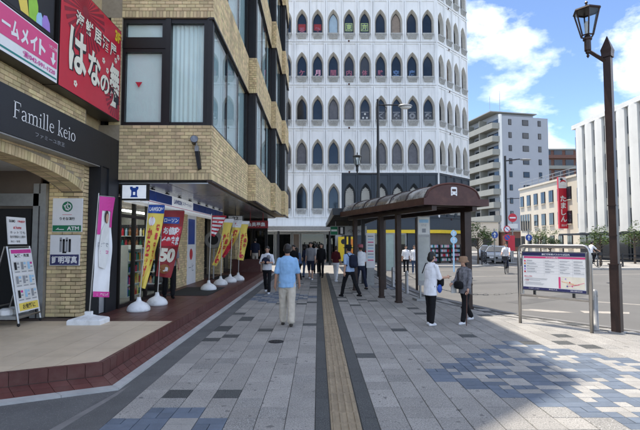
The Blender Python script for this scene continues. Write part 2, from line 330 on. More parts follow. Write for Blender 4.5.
def clip(poly, a, bb, c):                          # keep a*x + b*y <= c
    o = []; n = len(poly)
    for i in range(n):
        p, q = poly[i], poly[(i + 1) % n]; dp = a * p[0] + bb * p[1] - c; dq = a * q[0] + bb * q[1] - c
        if dp <= 0: o.append(p)
        if dp * dq < 0: t = dp / (dp - dq); o.append((p[0] + (q[0] - p[0]) * t, p[1] + (q[1] - p[1]) * t))
    return o
def offset_path(path, o):
    out_ = []
    for i, p in enumerate(path):
        ds = []
        if i > 0: ds.append((Vector(p) - Vector(path[i - 1])).normalized())
        if i < len(path) - 1: ds.append((Vector(path[i + 1]) - Vector(p)).normalized())
        ns = [Vector((-d.y, d.x)) for d in ds]; n = sum(ns, Vector((0, 0))).normalized(); k = 1 / max(.3, n.dot(ns[0]))
        out_.append((p[0] + n.x * o * k, p[1] + n.y * o * k))
    return out_
def strip_pieces(path, o0, o1, z0, z1, t, L_, gap):
    """prisms laid along a path between two offsets; returns [(MB, centre)]"""
    a = offset_path(path, o0); c = offset_path(path, o1); res = []
    for i in range(len(path) - 1):
        ln = (Vector(path[i + 1]) - Vector(path[i])).length; n = max(1, round(ln / L_))
        for k in range(n):
            e = gap / ln / 2; f0, f1 = k / n + e, (k + 1) / n - e
            A = [Vector(a[i]).lerp(Vector(a[i + 1]), f) for f in (f0, f1)]; C = [Vector(c[i]).lerp(Vector(c[i + 1]), f) for f in (f0, f1)]
            ps = [(A[0], z0), (A[1], z0), (C[1], z1), (C[0], z1)]; m_ = MB()
            m_.add([(p.x, p.y, z - t) for p, z in ps] + [(p.x, p.y, z) for p, z in ps], [(0, 1, 2, 3), (7, 6, 5, 4), (4, 5, 1, 0), (5, 6, 2, 1), (6, 7, 3, 2), (7, 4, 0, 3)])
            ce = (A[0] + A[1] + C[0] + C[1]) / 4; res.append((m_, ce))
    return res
def lay(name, pieces, mats_, parent, near, stuff_name):
    pieces = sorted(pieces, key=lambda q: q[1].length); rest = MB()
    for i, (m_, ce) in enumerate(pieces):
        if i < 300 and ce.length < near and ce.y > 3.4: obj(name, m_, mats_, parent)
        else: rest.add(m_.v, m_.f)
    if rest.v: obj(stuff_name, rest, mats_, parent, kind='stuff')
# paving slabs, blue tile diamonds, guide strip
def slab_mesh(nm, w, l, mt, h=.013):
    e = .003; m_ = MB(); hw, hl = w / 2, l / 2
    m_.add([(-hw, -hl, -h), (hw, -hl, -h), (hw, hl, -h), (-hw, hl, -h), (-hw, -hl, -e), (hw, -hl, -e), (hw, hl, -e), (-hw, hl, -e), (-hw + e, -hl + e, 0), (hw - e, -hl + e, 0), (hw - e, hl - e, 0), (-hw + e, hl - e, 0)],
           [(0, 1, 5, 4), (1, 2, 6, 5), (2, 3, 7, 6), (3, 0, 4, 7), (4, 5, 9, 8), (5, 6, 10, 9), (6, 7, 11, 10), (7, 4, 8, 11), (8, 9, 10, 11)])
    return m_, mesh(nm, m_, mt)
DIAM = [(3.5, 6.3, 2.12), (-1.56, 3.2, 2.1), (-1.5, 15.0, 1.5), (3.5, 18.2, 1.5)]
def in_diam(x, y): return any(abs(x - a) + abs(y - c) < r for a, c, r in DIAM)
cells = []
g = .007
cols = [-2.1 + .2957 * k for k in range(7)]; cw = [.2957] * 7
x = .60
while x < 9: cols.append(x); cw.append(.3); x += .3
for x0, w in zip(cols, cw):
    y = 3.0 + random.choice([0, .3]); xc = x0 + w / 2
    while y < 25.5:
        if not (inside((xc - .1, y), pave_poly) and inside((xc + w * .9, y + .3), pave_poly)): y += .3; continue
        if in_diam(xc, y + .15):
            ci = int(round(x0 / .3)); edge = not (in_diam(xc + .3, y + .15) and in_diam(xc - .3, y + .15) and in_diam(xc, y + .45) and in_diam(xc, y - .15))
            for half in (0, 1):
                ri = int(round(y / .15)) + half; wt_ = ((2 * ci + ri) % 5 in (0, 1)) != (random.random() < .14)
                ty = 'blue_tile' if edge or not wt_ else 'pale_tile'
                if random.random() < .5: cells.append((ty, x0 + w * .25, y + .075 + .15 * half, w / 2 - g, .15 - g)); cells.append(('blue_tile' if edge or random.random() < .52 else 'pale_tile', x0 + w * .75, y + .075 + .15 * half, w / 2 - g, .15 - g))
                else: cells.append((ty, xc, y + .075 + .15 * half, w - g, .15 - g))
            y += .3; continue
        l = .6 if random.random() < .40 and not in_diam(xc, y + .45) else .3
        rr = random.random()
        if l == .3 and rr < .13: ty = 'granite_dark'
        elif l == .3 and rr < .36: ty = 'granite_coarse'
        elif rr < .05: ty = 'granite_smooth'
        else: ty = 'granite'
        cells.append((ty, xc, y + l / 2, w - g, l - g)); y += l
y = 3.0
while y < 26:                                      # dark bands on both sides of the guide tiles
    for xc, w in ((.045, .146), (.515, .166)): cells.append(('granite_dark', xc, y + .3, w - .004, .6 - .004))
    y += .6
cells.sort(key=lambda c: math.hypot(c[1], c[2])); SM = {}; cnt = {'paving_slab': 0, 'mosaic_tile': 0}; rest = {}
for ty, xc, yc, w, l in cells:
    mt = ty; nm = 'mosaic_tile' if 'tile' in ty else 'paving_slab'; key = (mt, nm, round(w, 3), round(l, 3))
    if key not in SM: SM[key] = slab_mesh(nm, w, l, mt)
    vis = yc > 4.1 and abs(xc) < yc * .74 + .3
    dz = random.uniform(-.0015, .0015)
    if vis and cnt[nm] < 300: cnt[nm] += 1; piece(nm, SM[key][1], (xc, yc, dz), PAVE)
    else: rest.setdefault((nm, mt), MB()).add([(a + xc, c + yc, d + dz) for a, c, d in SM[key][0].v], SM[key][0].f)
for (nm, mt), m_ in rest.items(): obj('far_' + nm, m_, mt, PAVE, kind='stuff')
b = MB(); b.add([(-2.1, 25.5, -.003), (3.3, 25.5, -.003), (3.3, 37.9, -.003), (-15.9, 37.9, -.003), (-15.9, 26.65, -.003), (-2.1, 26.65, -.003)], [(0, 1, 2, 3, 4, 5)]); obj('far_surface', b, 'granite', PAVE)
m_, _ = slab_mesh('guide', .296, .296, 'tactile')
for k in range(4):
    xx = -.1125 + .075 * k
    m_.add([(xx - .017, -.135, -.001), (xx + .017, -.135, -.001), (xx + .017, .135, -.001), (xx - .017, .135, -.001), (xx - .012, -.130, .010), (xx + .012, -.130, .010), (xx + .012, .130, .010), (xx - .012, .130, .010)], [(4, 5, 6, 7), (0, 1, 5, 4), (1, 2, 6, 5), (2, 3, 7, 6), (3, 0, 4, 7)])
gm = mesh('guide_tile', m_, 'tactile'); y = 3.9
while y < 26: piece('guide_tile', gm, (.275, y, 0), PAVE); y += .3
# manhole lid in the paving
t = thing('manhole_cover', (-.75, 8.35, 0), 'small round dark iron cover in the pavement left of the yellow strip', 'manhole')
b = MB(); b.lathe([(.14, 0), (.14, .006), (.125, .006), (.125, .003), (.11, .003), (.11, .007), (.01, .007)], n=24); obj('lid', b, 'charcoal', t, local=True, loc=(0, 0, .0005))
for k in range(8):
    b = MB(); b.cbox((.06 * math.cos(k * .785), .06 * math.sin(k * .785), .009), (.012, .012, .002)); obj('stud', b, 'charcoal', t, local=True)
# kerb of the bus bay
KB = KERB
lay('kerb_stone', strip_pieces(KB, 0, -.16, .004, .004, .16, .6, .008), 'kerb_grey', PAVE, 40, 'far_kerb')
b = MB()
for m_, ce in strip_pieces(KB, -.50, -.57, .0025, .0025, .01, 2, 0): b.add(m_.v, m_.f)
obj('dark_slit', b, 'dark', PAVE)  # thin dark strip along the inner side of the kerb
# asphalt of the alley and the gutter strip
b = MB(); b.prism([(-2.35, -6), (-2.35, 6.12), (-8.3, 3.36), (-30, -7)], -.3, -.004); obj('alley', b, 'asphalt_dark', kind='structure')
b = MB(); b.prism([(-2.35, -6), (-2.1, -6), (-2.1, 26.6), (-2.41, 26.6), (-2.41, -6)], -.3, -.001); obj('gutter', b, 'asphalt_dark', kind='structure')
b = MB(); b.prism([(-2.6, 3.3), (-2.35, 5.5), (-2.35, 5.9), (-2.75, 3.3)], -.01, .0), obj('patch', b, 'kerb_grey', kind='structure')
# raised shop floor with tiled step
A_, B_, C_ = (-2.69, 26.6), (-2.70, 5.87), (-8.0, 3.25)
PLAT = thing('shop_floor', (0, 0, 0), None, None, kind='structure')
b = MB(); b.prism([A_, B_, C_, (-9, 3.25), (-9, 26.6)], -.3, .268); obj('slab', b, 'red_joint', PAVE if False else PLAT)
ED = [A_, B_, C_]
lay('riser_tile', [(m_, c) for m_, c in strip_pieces(ED, .012, -.004, .277, .277, .152, .2, .007)], 'red_tile', PLAT, 22, 'far_riser')
lay('nosing_tile', strip_pieces(ED, -.006, -.062, .283, .283, .012, .2, .006), 'red_tile', PLAT, 22, 'far_nosing')
lay('apron_tile', strip_pieces(ED, .014, .092, .118, .075, .03, .2, .006) + strip_pieces(ED, .096, .172, .073, .032, .03, .2, .006), 'red_tile', PLAT, 12, 'far_apron')
b = MB()
for m_, c in strip_pieces(ED, 0, .18, .095, .0, .3, 3, 0): b.add(m_.v, m_.f)
obj('apron_bed', b, 'red_joint', PLAT)
lay('kerb_stone', strip_pieces(ED, .178, .29, .034, .026, .2, .6, .006), 'kerb_white', PLAT, 30, 'far_kerb')
d_ = (Vector(C_) - Vector(B_)).normalized(); nl = Vector((-d_.y, d_.x)); cdi = nl.dot(Vector(B_)) - .070
tm = {}
def floor_tiles(x0, x1, y0, y1, s, mt, nm, near):
    ps = []; nx = int((x1 - x0) / s + .5); ny = int((y1 - y0) / s + .5)
    for i in range(nx):
        for j in range(ny):
            a, c = x1 - (i + 1) * s, y0 + j * s
            if c + s > y1 + .01: continue
            q = [(a + .004, c + .004), (a + s - .004, c + .004), (a + s - .004, c + s - .004), (a + .004, c + s - .004)]
            q = clip(clip(q, nl.x, nl.y, cdi), 1, 0, -2.760)
            if len(q) >= 3: m2 = MB(); m2.prism(q, .262, .281); ps.append((m2, Vector((a + s / 2, c + s / 2))))
    lay(nm, ps, mt, PLAT, near, 'far_' + nm)
floor_tiles(-7.8, -2.760, 3.46, 8.86, .45, 'tan_tile', 'floor_tile', 40)
floor_tiles(-4.6, -2.760, 8.86, 26.5, .3, 'red_tile', 'quarry_tile', 13.5)
for (x0, x1, y0, y1), lb in (((-4.3, -3.05, 12.9, 15.2), 'dark rubber mat on the red floor below the red flag'), ((-4.3, -3.3, 18.4, 20.4), 'far dark mat behind the row of four yellow flags')):
    b = MB(); b.prism([(x0, y0), (x1, y0), (x1, y1), (x0, y1)], .281, .292)
    o = obj('door_mat', b, 'rubber', loc=(x0, y0, .281), label=lb, cat='mat')
# far side pavements
def walk(poly, nm='pavement'):
    if sum(poly[i][0] * poly[(i + 1) % len(poly)][1] - poly[(i + 1) % len(poly)][0] * poly[i][1] for i in range(len(poly))) < 0: poly = poly[::-1]
    o = thing(nm, (0, 0, 0), None, None, kind='structure'); m_ = MB(); m_.prism(poly, -.3, 0); obj('surface', m_, 'granite', o)
    m_ = MB()
    for k in range(len(poly)):
        for q, c in strip_pieces([poly[k], poly[(k + 1) % len(poly)]], 0.005, .16, .006 + .0004 * k, .006 + .0004 * k, .16, 3, .01): m_.add(q.v, q.f)
    obj('kerb', m_, 'kerb_white', o)
walk([(3.6, 33.5), (11.5, 33.5), (13.2, 35.5), (14.9, 41.5), (14.9, 62), (3.6, 62)])
walk([(17.5, 30.6), (60, 30.6), (60, 62), (21.5, 62), (20.5, 42), (18, 33)])
walk([(70, 70), (20, 70), (20, 123), (70, 123)])
# worn paint on the bus bay
def paint(poly, lab=None):
    m_ = MB(); m_.add([(x_, y_, -.116) for x_, y_ in poly], [tuple(range(len(poly)))]); obj('road_marking', m_, 'road_paint', kind='structure')
paint([(5.6, 12.9), (6.3, 12.45), (6.9, 12.4), (6.6, 12.75), (6.0, 13.1)])
paint([(7.1, 12.35), (8.2, 12.2), (8.4, 12.5), (7.2, 12.75)])
paint([(4.9, 24.3), (24, 27.6), (24, 27.75), (4.9, 24.45)])
paint([(4.6, 30.2), (15, 30.6), (15, 30.75), (4.6, 30.35)])
paint([(7.4, 15.6), (16, 9.0), (16.1, 9.12), (7.5, 15.72)])
for k in range(5): paint([(13.2 + k * 1.0, 33.6 + k * .2), (13.7 + k * 1.0, 33.6 + k * .2), (13.7 + k * 1.0, 37.6), (13.2 + k * 1.0, 37.6)])

# iron covers and tar patches in the bus bay
for (xx, yy, r_), lb in (((8.6, 15.2, .33), 'round iron cover in the bus bay beyond the map board'), ((13.5, 21.0, .33), 'round iron cover far out in the road')):
    b = MB(); b.lathe([(r_, 0), (r_, .006), (r_ * .9, .006), (r_ * .88, .003), (r_ * .6, .003), (r_ * .58, .007), (.01, .007)], (xx, yy, -.119), 28); o = obj('manhole_cover', b, 'charcoal', loc=(xx, yy, -.12), label=lb, cat='manhole')
for poly in ([(6.2, 14.0), (9.4, 16.2), (9.2, 16.9), (5.9, 14.6)], [(10.5, 12.2), (15.0, 19.6), (14.2, 20.0), (9.9, 12.6)], [(6.0, 20.2), (11, 22.0), (10.9, 22.9), (5.9, 21.0)]):
    b = MB(); b.add([(x_, y_, -.1165) for x_, y_ in poly], [(0, 1, 2, 3)]); obj('asphalt_patch', b, 'asphalt_patch', kind='structure')
# ================================================================== brick shop building on the left
BR = thing('brick_building', (-4.5, 10.3, 0), 'tan brick building with overhanging upper floors and black window frames', 'building')
brick_count = [0]
def bricks(fn, u1, v1, mask=None, bw=.197, bh=.078, j=.008, single=False, parent=BR, soldier=None, u0=0, v0=0, nm='brickwork', d=.012):
    """real bricks on a plane map fn(u, v, w); soldier = height of an upright course at the foot"""
    mb_ = MB(); v = v0; row = 0; rows = []
    if soldier: rows.append((v0, soldier, .078, 0)); v = v0 + soldier
    while v < v1 - .02: rows.append((v, min(bh, v1 - v), bw, (row % 2) * bw / 2)); v += bh; row += 1
    for v, h, w_, sh in rows:
        u = u0 - sh
        while u < u1:
            a, b_ = max(u, u0), min(u + w_, u1)
            if b_ - a > .03 and (mask is None or mask((a + b_) / 2, v + h / 2)):
                a2, b2, c2, d2 = a + j / 2, b_ - j / 2, v + j / 2, v + h - j / 2; dd = d + random.uniform(-.0015, .0015); k = .004
                vs = [fn(a2, c2, 0), fn(b2, c2, 0), fn(b2, d2, 0), fn(a2, d2, 0), fn(a2 + k, c2 + k, dd), fn(b2 - k, c2 + k, dd), fn(b2 - k, d2 - k, dd), fn(a2 + k, d2 - k, dd)]
                fs = [(4, 5, 6, 7), (0, 1, 5, 4), (1, 2, 6, 5), (2, 3, 7, 6), (3, 0, 4, 7)]
                if single and brick_count[0] < 300: m1 = MB(); m1.add(vs, fs); obj('brick', m1, 'brick', parent); brick_count[0] += 1
                else: mb_.add(vs, fs)
            u += w_
    if mb_.v: obj(nm, mb_, 'brick', parent, kind='stuff')
def px_(x0, y0, z0): return lambda u, v, w: (x0 + w, y0 + u, z0 + v)         # faces +x
def my_(x0, y0, z0): return lambda u, v, w: (x0 + u, y0 - w, z0 + v)         # faces -y
FL = [3.17, 6.92, 10.67, 14.42]; BH = 1.25; TOP = 17.7
BAYS = [(-2.40, 10.3, 15.7), (-2.13, 15.7, 20.7), (-1.91, 20.7, 24.0), (-1.72, 24.0, 26.6)]
# mortar bodies of the bands and the core
for zi in FL:
    b = MB()
    for xf_, y0, y1 in BAYS: b.box(-13.9, xf_ - .012, y0 + .012, y1 + .011, zi + .001, zi + BH)
    obj('spandrel', b, 'mortar', BR)
    for k, (xf_, y0, y1) in enumerate(BAYS):
        top = zi + BH
        bricks(px_(xf_ - .012, y0, zi), y1 - y0, BH, soldier=.16)
        if k: px0 = BAYS[k - 1][0]; bricks(my_(px0, y0 + .012, zi), xf_ - px0, BH, soldier=.16, bw=.13)
        else: bricks(my_(-4.5, y0 + .012, zi), 2.1, BH, soldier=.16, single=(zi < 6))
b = MB(); b.box(-13.9, -1.75, 10.4, 26.55, 15.66, TOP); obj('parapet', b, 'brick_plain', BR)
b = MB(); b.box(-13.9, -4.9, 10.45, 26.5, 3.3, TOP - .1); obj('core', b, 'dark', BR)
# copings: thin dark ledge under and over the bands
for zi in FL:
    for xf_, y0, y1 in BAYS:
        b = MB(); b.box(xf_ - .10, xf_ + .018, y0 - .018, y1, zi - .05, zi); obj('drip_edge', b, 'brown_metal', BR)
# windows of the front wall (the upper storeys repeat the first)
def win(x0, x1, z0, z1, y, pane, par, t=.05, dp=.10):
    f = MB(); f.box(x0, x1, y, y + dp, z0, z0 + t); f.box(x0, x1, y, y + dp, z1 - t, z1); f.box(x0, x0 + t, y, y + dp, z0 + t, z1 - t); f.box(x1 - t, x1, y, y + dp, z0 + t, z1 - t)
    o = obj('window', f, 'frame', par); p = MB(); p.box(x0 + t, x1 - t, y + dp * .5, y + dp * .5 + .008, z0 + t, z1 - t); obj('pane', p, pane, o); return o
for zi in FL[:3]:
    z0, z1 = zi + BH, zi + 3.75; yy = 10.36
    win(-4.50, -3.50, z1 - .52, z1 - .02, yy, 'glass_bay', BR, .085)
    win(-4.50, -3.50, z0, z1 - .70, yy, 'glass_bay', BR, .085)
    win(-3.48, -2.54, z0, z1 - .02, yy, 'glass_bay', BR, .085)
    b = MB(); b.box(-4.5, -3.5, yy - .02, yy + .12, z1 - .70, z1 - .52); b.box(-3.5, -3.38, yy - .03, yy + .12, z0, z1); b.box(-2.56, -2.42, yy - .02, 10.5, z0, z1); b.box(-4.5, -2.42, yy, yy + .12, z1 - .02, z1 + .0); obj('mullion', b, 'frame', BR)
    b = MB(); b.box(-4.5, -3.52, 10.47, 10.48, z0, z1); obj('blind', b, 'blind', BR); b = MB(); nq = 60; cx_ = [(-3.47 + .88 * i / nq, 10.50 + (.006 + .020 * (i / nq)) * math.sin(i * .9 + .6 * math.sin(i * .31))) for i in range(nq + 1)]; b.add([(x_, y_, z0) for x_, y_ in cx_] + [(x_, y_, z1) for x_, y_ in cx_], [(i, i + 1, nq + 2 + i, nq + 1 + i) for i in range(nq)]); obj('curtain', b, 'blind', BR, smooth=True)
    b = MB(); b.box(-4.5, -2.6, 10.45, 11.2, z1 - .01, z1 + .04); obj('ceiling', b, 'soffit_white', BR)
b = MB(); pgon(b, facey(-4.2, 10.41, 5.32, .003), [(0, .13), (.16, .13), (.08, 0)]); o = obj('rescue_mark', b, 'red', BR); o['label'] = 'red triangle on the window'
# ribbon windows on the street side
for zi in FL[:3]:
    z0, z1 = zi + BH, zi + 3.75
    for k, (xf_, y0, y1) in enumerate(BAYS):
        xw = xf_ - .045; n = 3 if k < 2 else 2
        b = MB(); b.box(xw - .06, xw + .012, y0 + (.16 if k == 0 else .3), y1, z0, z0 + .06); b.box(xw - .06, xw + .012, y0 + .16, y1, z1 - .08, z1)
        b.box(xw - .08, xw + .015, y0 + .0, y0 + (.16 if k == 0 else .34), z0, z1); b.box(xw - .08, xw + .014, y1 - .20, y1 - .02, z0, z1); b.box(xw - 1.2, xw - .08, y0 + .05, y0 + .1, z0, z1) if k else None
        fr = obj('window_band', b, 'frame', BR); ya = y0 + (.16 if k == 0 else .34); w_ = (y1 - .2 - ya) / n
        for i in range(n):
            m_ = MB(); m_.box(xw - .004, xw + .002, ya + i * w_ + .03, ya + (i + 1) * w_ - .03, z0 + .06, z1 - .08); obj('pane', m_, 'glass_street', fr)
            m_ = MB(); m_.box(xw - .05, xw + .010, ya + (i + 1) * w_ - .03, ya + (i + 1) * w_ + .03, z0 + .06, z1 - .08); obj('mullion', m_, 'frame', fr)
        m_ = MB(); m_.box(xw - .10, xw - .09, y0 + .1, y1, z0, z1); obj('blind', m_, 'blind', BR)
        m_ = MB(); m_.box(xw - .9, xw - .1, y1 - .02, y1, z0, z1); obj('end_wall', m_, 'frame', BR)
# soffit of the overhang in metal panels
for i in range(11):
    y0 = 10.42 + i * 1.47
    for x0, x1 in ((-4.6, -3.42), (-3.40, -2.5)):
        b = MB(); b.box(x0, x1, y0, y0 + 1.455, 3.10, 3.125); obj('soffit_panel', b, 'panel_grey', BR)
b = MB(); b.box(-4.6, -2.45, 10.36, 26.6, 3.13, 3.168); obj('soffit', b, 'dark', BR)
# ---- wing with the arch
b = MB(); b.prism([(-4.97, 10.4), (-4.97, 3.0), (-14, -4.5), (-14, 10.4)], 3.27, 8.0); obj('wing', b, 'brick_plain', BR)
b = MB(); b.prism([(-4.95, 13.0), (-4.95, 9.1), (-14, 1.35), (-14, 13.0)], 8.0, 26.4); obj('shadow_tower', b, 'brick_plain', BR)  # unseen block added above, shaped to cast the shadow edge on the paving
def arch_z(y): q = 1 - ((y - 6.6) / 2.95) ** 2; return 2.55 + .60 * math.sqrt(max(q, 0))
AX = -4.75; n = 26; y0, y1 = 3.66, 9.34; pr = []
b = MB()
for i in range(n):
    a, c = y0 + (y1 - y0) * i / n, y0 + (y1 - y0) * (i + 1) / n; za, zc = arch_z(a), arch_z(c)
    b.add([(AX - .012, a, za), (AX - .012, c, zc), (AX - .012, c, 6.9), (AX - .012, a, 6.9), (AX - .45, a, za), (AX - .45, c, zc)], [(0, 1, 2, 3), (4, 5, 1, 0)])
obj('arch_wall', b, 'mortar', BR)
m_ = MB()                                          # upright bricks over the arch, and its soffit bricks
yb = 4.0
while yb < 9.3:
    sl = (arch_z(yb + .04) - arch_z(yb - .04)) / .08; za = arch_z(yb)
    for (q0, q1) in ((0, .15),):
        M4 = Matrix.Translation((AX - .012, yb, za)) @ Matrix.Rotation(math.atan(sl), 4, 'X'); c = MB(); c.box(0, .014, -.034, .034, q0 + .004, q1); c.xf(M4); m_.add(c.v, c.f)
    M4 = Matrix.Translation((AX - .2, yb, za)) @ Matrix.Rotation(math.atan(sl), 4, 'X')
    for xx in (-.22, 0):
        c = MB(); c.box(xx + .004, xx + .2, -.034, .034, -.008, .01); c.xf(M4); m_.add(c.v, c.f)
    yb += .078
obj('arch_bricks', m_, 'brick', BR, kind='stuff')
bricks(px_(AX - .012, 4.0, 2.6), 5.3, 4.3, mask=lambda u, v: v + 2.6 > arch_z(u + 4.0) + .19)
# alcove behind the arch
b = MB(); b.box(-9, AX - .46, 3.3, 9.34, 3.22, 3.26); obj('alcove_ceiling', b, 'soffit_white', BR)
for (xx, yy) in ((-5.5, 7.2), (-5.42, 8.05), (-5.32, 8.8), (-6.9, 6.6)):
    b = MB(); b.lathe([(.09, 3.205), (.09, 3.218)], (xx, yy, 0), 14); obj('downlight', b, 'lamp_on', BR)
b = MB(); b.box(-9, -5.62, 9.30, 9.36, .28, 3.22); obj('alcove_wall', b, 'dim_wall', BR)
b = MB(); b.box(-9.06, -9, 3.3, 9.36, .28, 3.22); obj('alcove_wall', b, 'dark', BR)
b = MB(); b.box(-7.4, -5.75, 9.24, 9.30, .281, 2.45); obj('dark_entrance', b, 'dark', BR)
for xx in (-5.70, -5.56): b = MB(); b.box(xx, xx + .11, 9.20, 9.30, .281, 2.95); obj('shutter_guide', b, 'steel_dull', BR)
b = MB(); b.box(-7.6, -5.56, 9.2, 9.29, 2.5, 2.75); obj('shutter_box', b, 'steel_dull', BR)
b = MB(); b.box(-5.45, AX - .012, 9.312, 10.3, .281, 3.2); b.box(AX - .46, AX - .012, 9.312, 10.42, .281, 3.2); obj('pillar', b, 'mortar', BR)
bricks(my_(-5.45, 9.312, .285), .70, 2.75, single=True)
bricks(px_(AX - .012, 9.312, .285), .9, 3.9)
bricks(my_(-4.75, 10.312, 4.42), .26, 2.5, bw=.13); b = MB(); b.box(-4.75, -4.49, 10.313, 10.5, 4.4, 6.93); obj('pier', b, 'mortar', BR)
# black cladding column beside the shop
b = MB(); b.box(AX, -4.5, 9.92, 10.36, .281, 4.06); b.box(AX, -4.5, 9.50, 9.56, .281, 3.36); b.box(AX, -4.5, 9.86, 9.92, .281, 3.36); b.box(AX, -4.53, 9.56, 9.86, 2.75, 3.36); obj('clad_column', b, 'charcoal', BR)
b = MB(); b.box(AX, -4.54, 9.56, 9.86, .30, 2.75); obj('column_panel', b, 'panel_grey', BR)
b = MB(); b.box(-4.54, -4.53, 9.56, 9.86, 1.62, 1.66); obj('column_rail', b, 'dark', BR)
# ---- shop front under the overhang (x = -4.5)
SH = -4.5
b = MB(); b.box(-9, -8.95, 10.4, 14.7, .28, 3.1); b.box(-9, SH - .1, 14.6, 14.66, .28, 3.1); b.box(-9, -5.3, 10.38, 10.42, .28, 3.1); obj('shop_wall', b, 'shop_grey', BR)
b = MB(); b.box(-9, SH - .06, 10.4, 14.6, .262, .2835); obj('shop_interior_floor', b, 'shop_grey', BR)
b = MB(); b.box(-9, SH, 10.4, 14.6, 2.82, 2.86); obj('shop_ceiling', b, 'dim_wall', BR)
for k in range(4):
    for xx in (-4.95, -5.9, -7.2): b = MB(); b.box(xx - .06, xx + .06, 10.6 + k * 1.0, 11.45 + k * 1.0, 2.56, 2.60); obj('ceiling_light', b, 'lamp_on', BR)
for k in range(5):
    ya, yb = 10.42 + k * .84, 10.42 + (k + 1) * .84
    f = MB(); f.box(SH - .05, SH + .03, ya, ya + .06, .283, 2.8); f.box(SH - .05, SH + .03, yb - .03, yb + .0, .283, 2.8); f.box(SH - .05, SH + .03, ya + .06, yb - .03, .283, .36); f.box(SH - .05, SH + .03, ya + .06, yb - .03, 2.35, 2.42); f.box(SH - .05, SH + .03, ya + .06, yb - .03, 2.74, 2.8)
    o = obj('door' if k in (1, 2) else 'window', f, 'frame', BR); p = MB(); p.box(SH - .02, SH - .012, ya + .06, yb - .03, .36, 2.35); p.box(SH - .02, SH - .012, ya + .06, yb - .03, 2.42, 2.74); obj('pane', p, 'glass', o)
    if k in (1, 2): h = MB(); h.box(SH + .03, SH + .05, ya + (.1 if k == 2 else .68), ya + (.12 if k == 2 else .70), .95, 1.6); obj('handle', h, 'steel', o)
P4 = [(-4.7, 14.6, 15.9), (-4.7, 17.1, 18.3), (-4.7, 21.2, 22.0), (-4.7, 25.2, 26.4)]
for xx, ya, yb in P4: b = MB(); b.box(xx - .4, SH - .012, ya, yb, .28, 3.1); obj('pilaster', b, 'mortar', BR)
for xx, ya, yb in P4: bricks(px_(SH - .012, ya, .285), yb - ya, 2.8); bricks(my_(xx - .2, ya - .001, .285), .2 + SH - xx - .012, 2.8, bw=.13)
b = MB(); b.box(SH - .1, SH - .02, 15.9, 17.1, .283, 2.9); obj('white_panel', b, 'white', BR)
p = MB(); fn = facex(SH - .02, 15.9, .28)
quad(p, fn, .15, 1.4, 1.0, 2.3, 0); disc(p, fn, .55, 1.05, .2, 1); text(p, '一ヒ', fn, .25, .45, .9, .72, 2)
obj('print', p, ['blue', 'red', 'grey_ink'], BR)
for ya, yb in ((18.3, 21.2), (22.0, 25.2)):
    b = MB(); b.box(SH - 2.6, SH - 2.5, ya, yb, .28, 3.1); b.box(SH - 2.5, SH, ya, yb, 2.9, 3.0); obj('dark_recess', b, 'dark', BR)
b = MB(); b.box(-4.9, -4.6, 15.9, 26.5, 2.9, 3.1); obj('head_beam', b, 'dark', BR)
b = MB(); b.box(-9, -2.9, 26.4, 26.55, .28, 3.1); obj('end_wall', b, 'dark', BR)  # dark wall added in place of the shaded interior at the arcade end
for xx in (-4.4, -3.65): b = MB(); b.box(xx, xx + .68, 26.33, 26.39, .30, 2.5); o = obj('end_door', b, 'frame', BR); b = MB(); b.box(xx + .07, xx + .61, 26.31, 26.33, .4, 2.4); obj('pane', b, 'glass_dark', o)
# shop interior: shelves with goods
for r_, (xs, yy) in enumerate(((-5.35, 11.2), (-5.35, 12.9), (-6.9, 11.9), (-6.9, 13.6))):
    s = thing('shop_shelf', (xs, yy, .284), ['white goods shelf just inside the glass beside the black column', 'white goods shelf inside the glass behind the yellow banner', 'rear white goods shelf seen deep inside through the door', 'rearmost white goods shelf behind the red banner glass'][r_], 'shelf', 'shelves inside the shop')
    m_ = MB(); m_.box(-.25, .25, -.5, -.47, 0, 1.4); m_.box(-.25, .25, .47, .5, 0, 1.4)
    for k in range(5): m_.box(-.25, .25, -.47, .47, k * .32, k * .32 + .02)
    m_.box(-.01, .01, -.47, .47, 0, 1.4); obj('rack', m_, 'offwhite', s, local=True)
    cs = ['red', 'pale_yellow', 'green', 'blue', 'white', 'orange', 'pink', 'teal']; g_ = {}
    for k in range(4):
        for q in range(8): c = random.choice(cs); h = random.uniform(.14, .26); g_.setdefault(c, MB()).box(.04, .23, -.46 + q * .115, -.36 + q * .115, k * .32 + .02, k * .32 + .02 + h)
    for c, m_ in g_.items(): obj('packets', m_, c, s, local=True, kind='stuff')
t = thing('fridge_case', (-6.2, 14.2, .284), 'lit drinks fridge at the back of the shop, seen through the glass', 'fridge')
b = MB(); b.box(-7.8, -4.75, 14.25, 14.58, .284, 2.3); obj('cabinet', b, 'charcoal', t)
for q in range(5):
    b = MB(); b.box(-7.7, -4.8, 14.0, 14.24, .5 + q * .36, .52 + q * .36); obj('shelf', b, 'offwhite', t)
    g_ = {}
    for j in range(26): g_.setdefault(random.choice(['white', 'teal', 'red', 'orange', 'green', 'sky_blue', 'pale_yellow', 'brown_print', 'ink']), MB()).lathe([(.035, 0), (.038, .15), (.018, .19), (.018, .23)], (-7.62 + j * .11, 14.1, .521 + q * .36), 7)
    for c, m1 in g_.items(): obj('bottles', m1, c, t, kind='stuff')
t = thing('window_poster', (SH - .01, 12.02, 1.2), 'blue and white poster on the glass shop door beside the pink flag', 'poster')
p = MB(); fn = facex(0, 0, 0, .012); quad(p, fn, -.13, -.35, .15, .42, 0); fn = facex(0, 0, 0, .016); quad(p, fn, -.12, .15, .14, .41, 1); quad(p, fn, -.10, -.3, .12, -.05, 2); text(p, 'ATM', fn, -.08, .22, .1, .34, 3); obj('sheet', p, ['white', 'navy', 'sky_blue', 'white'], t, local=True)
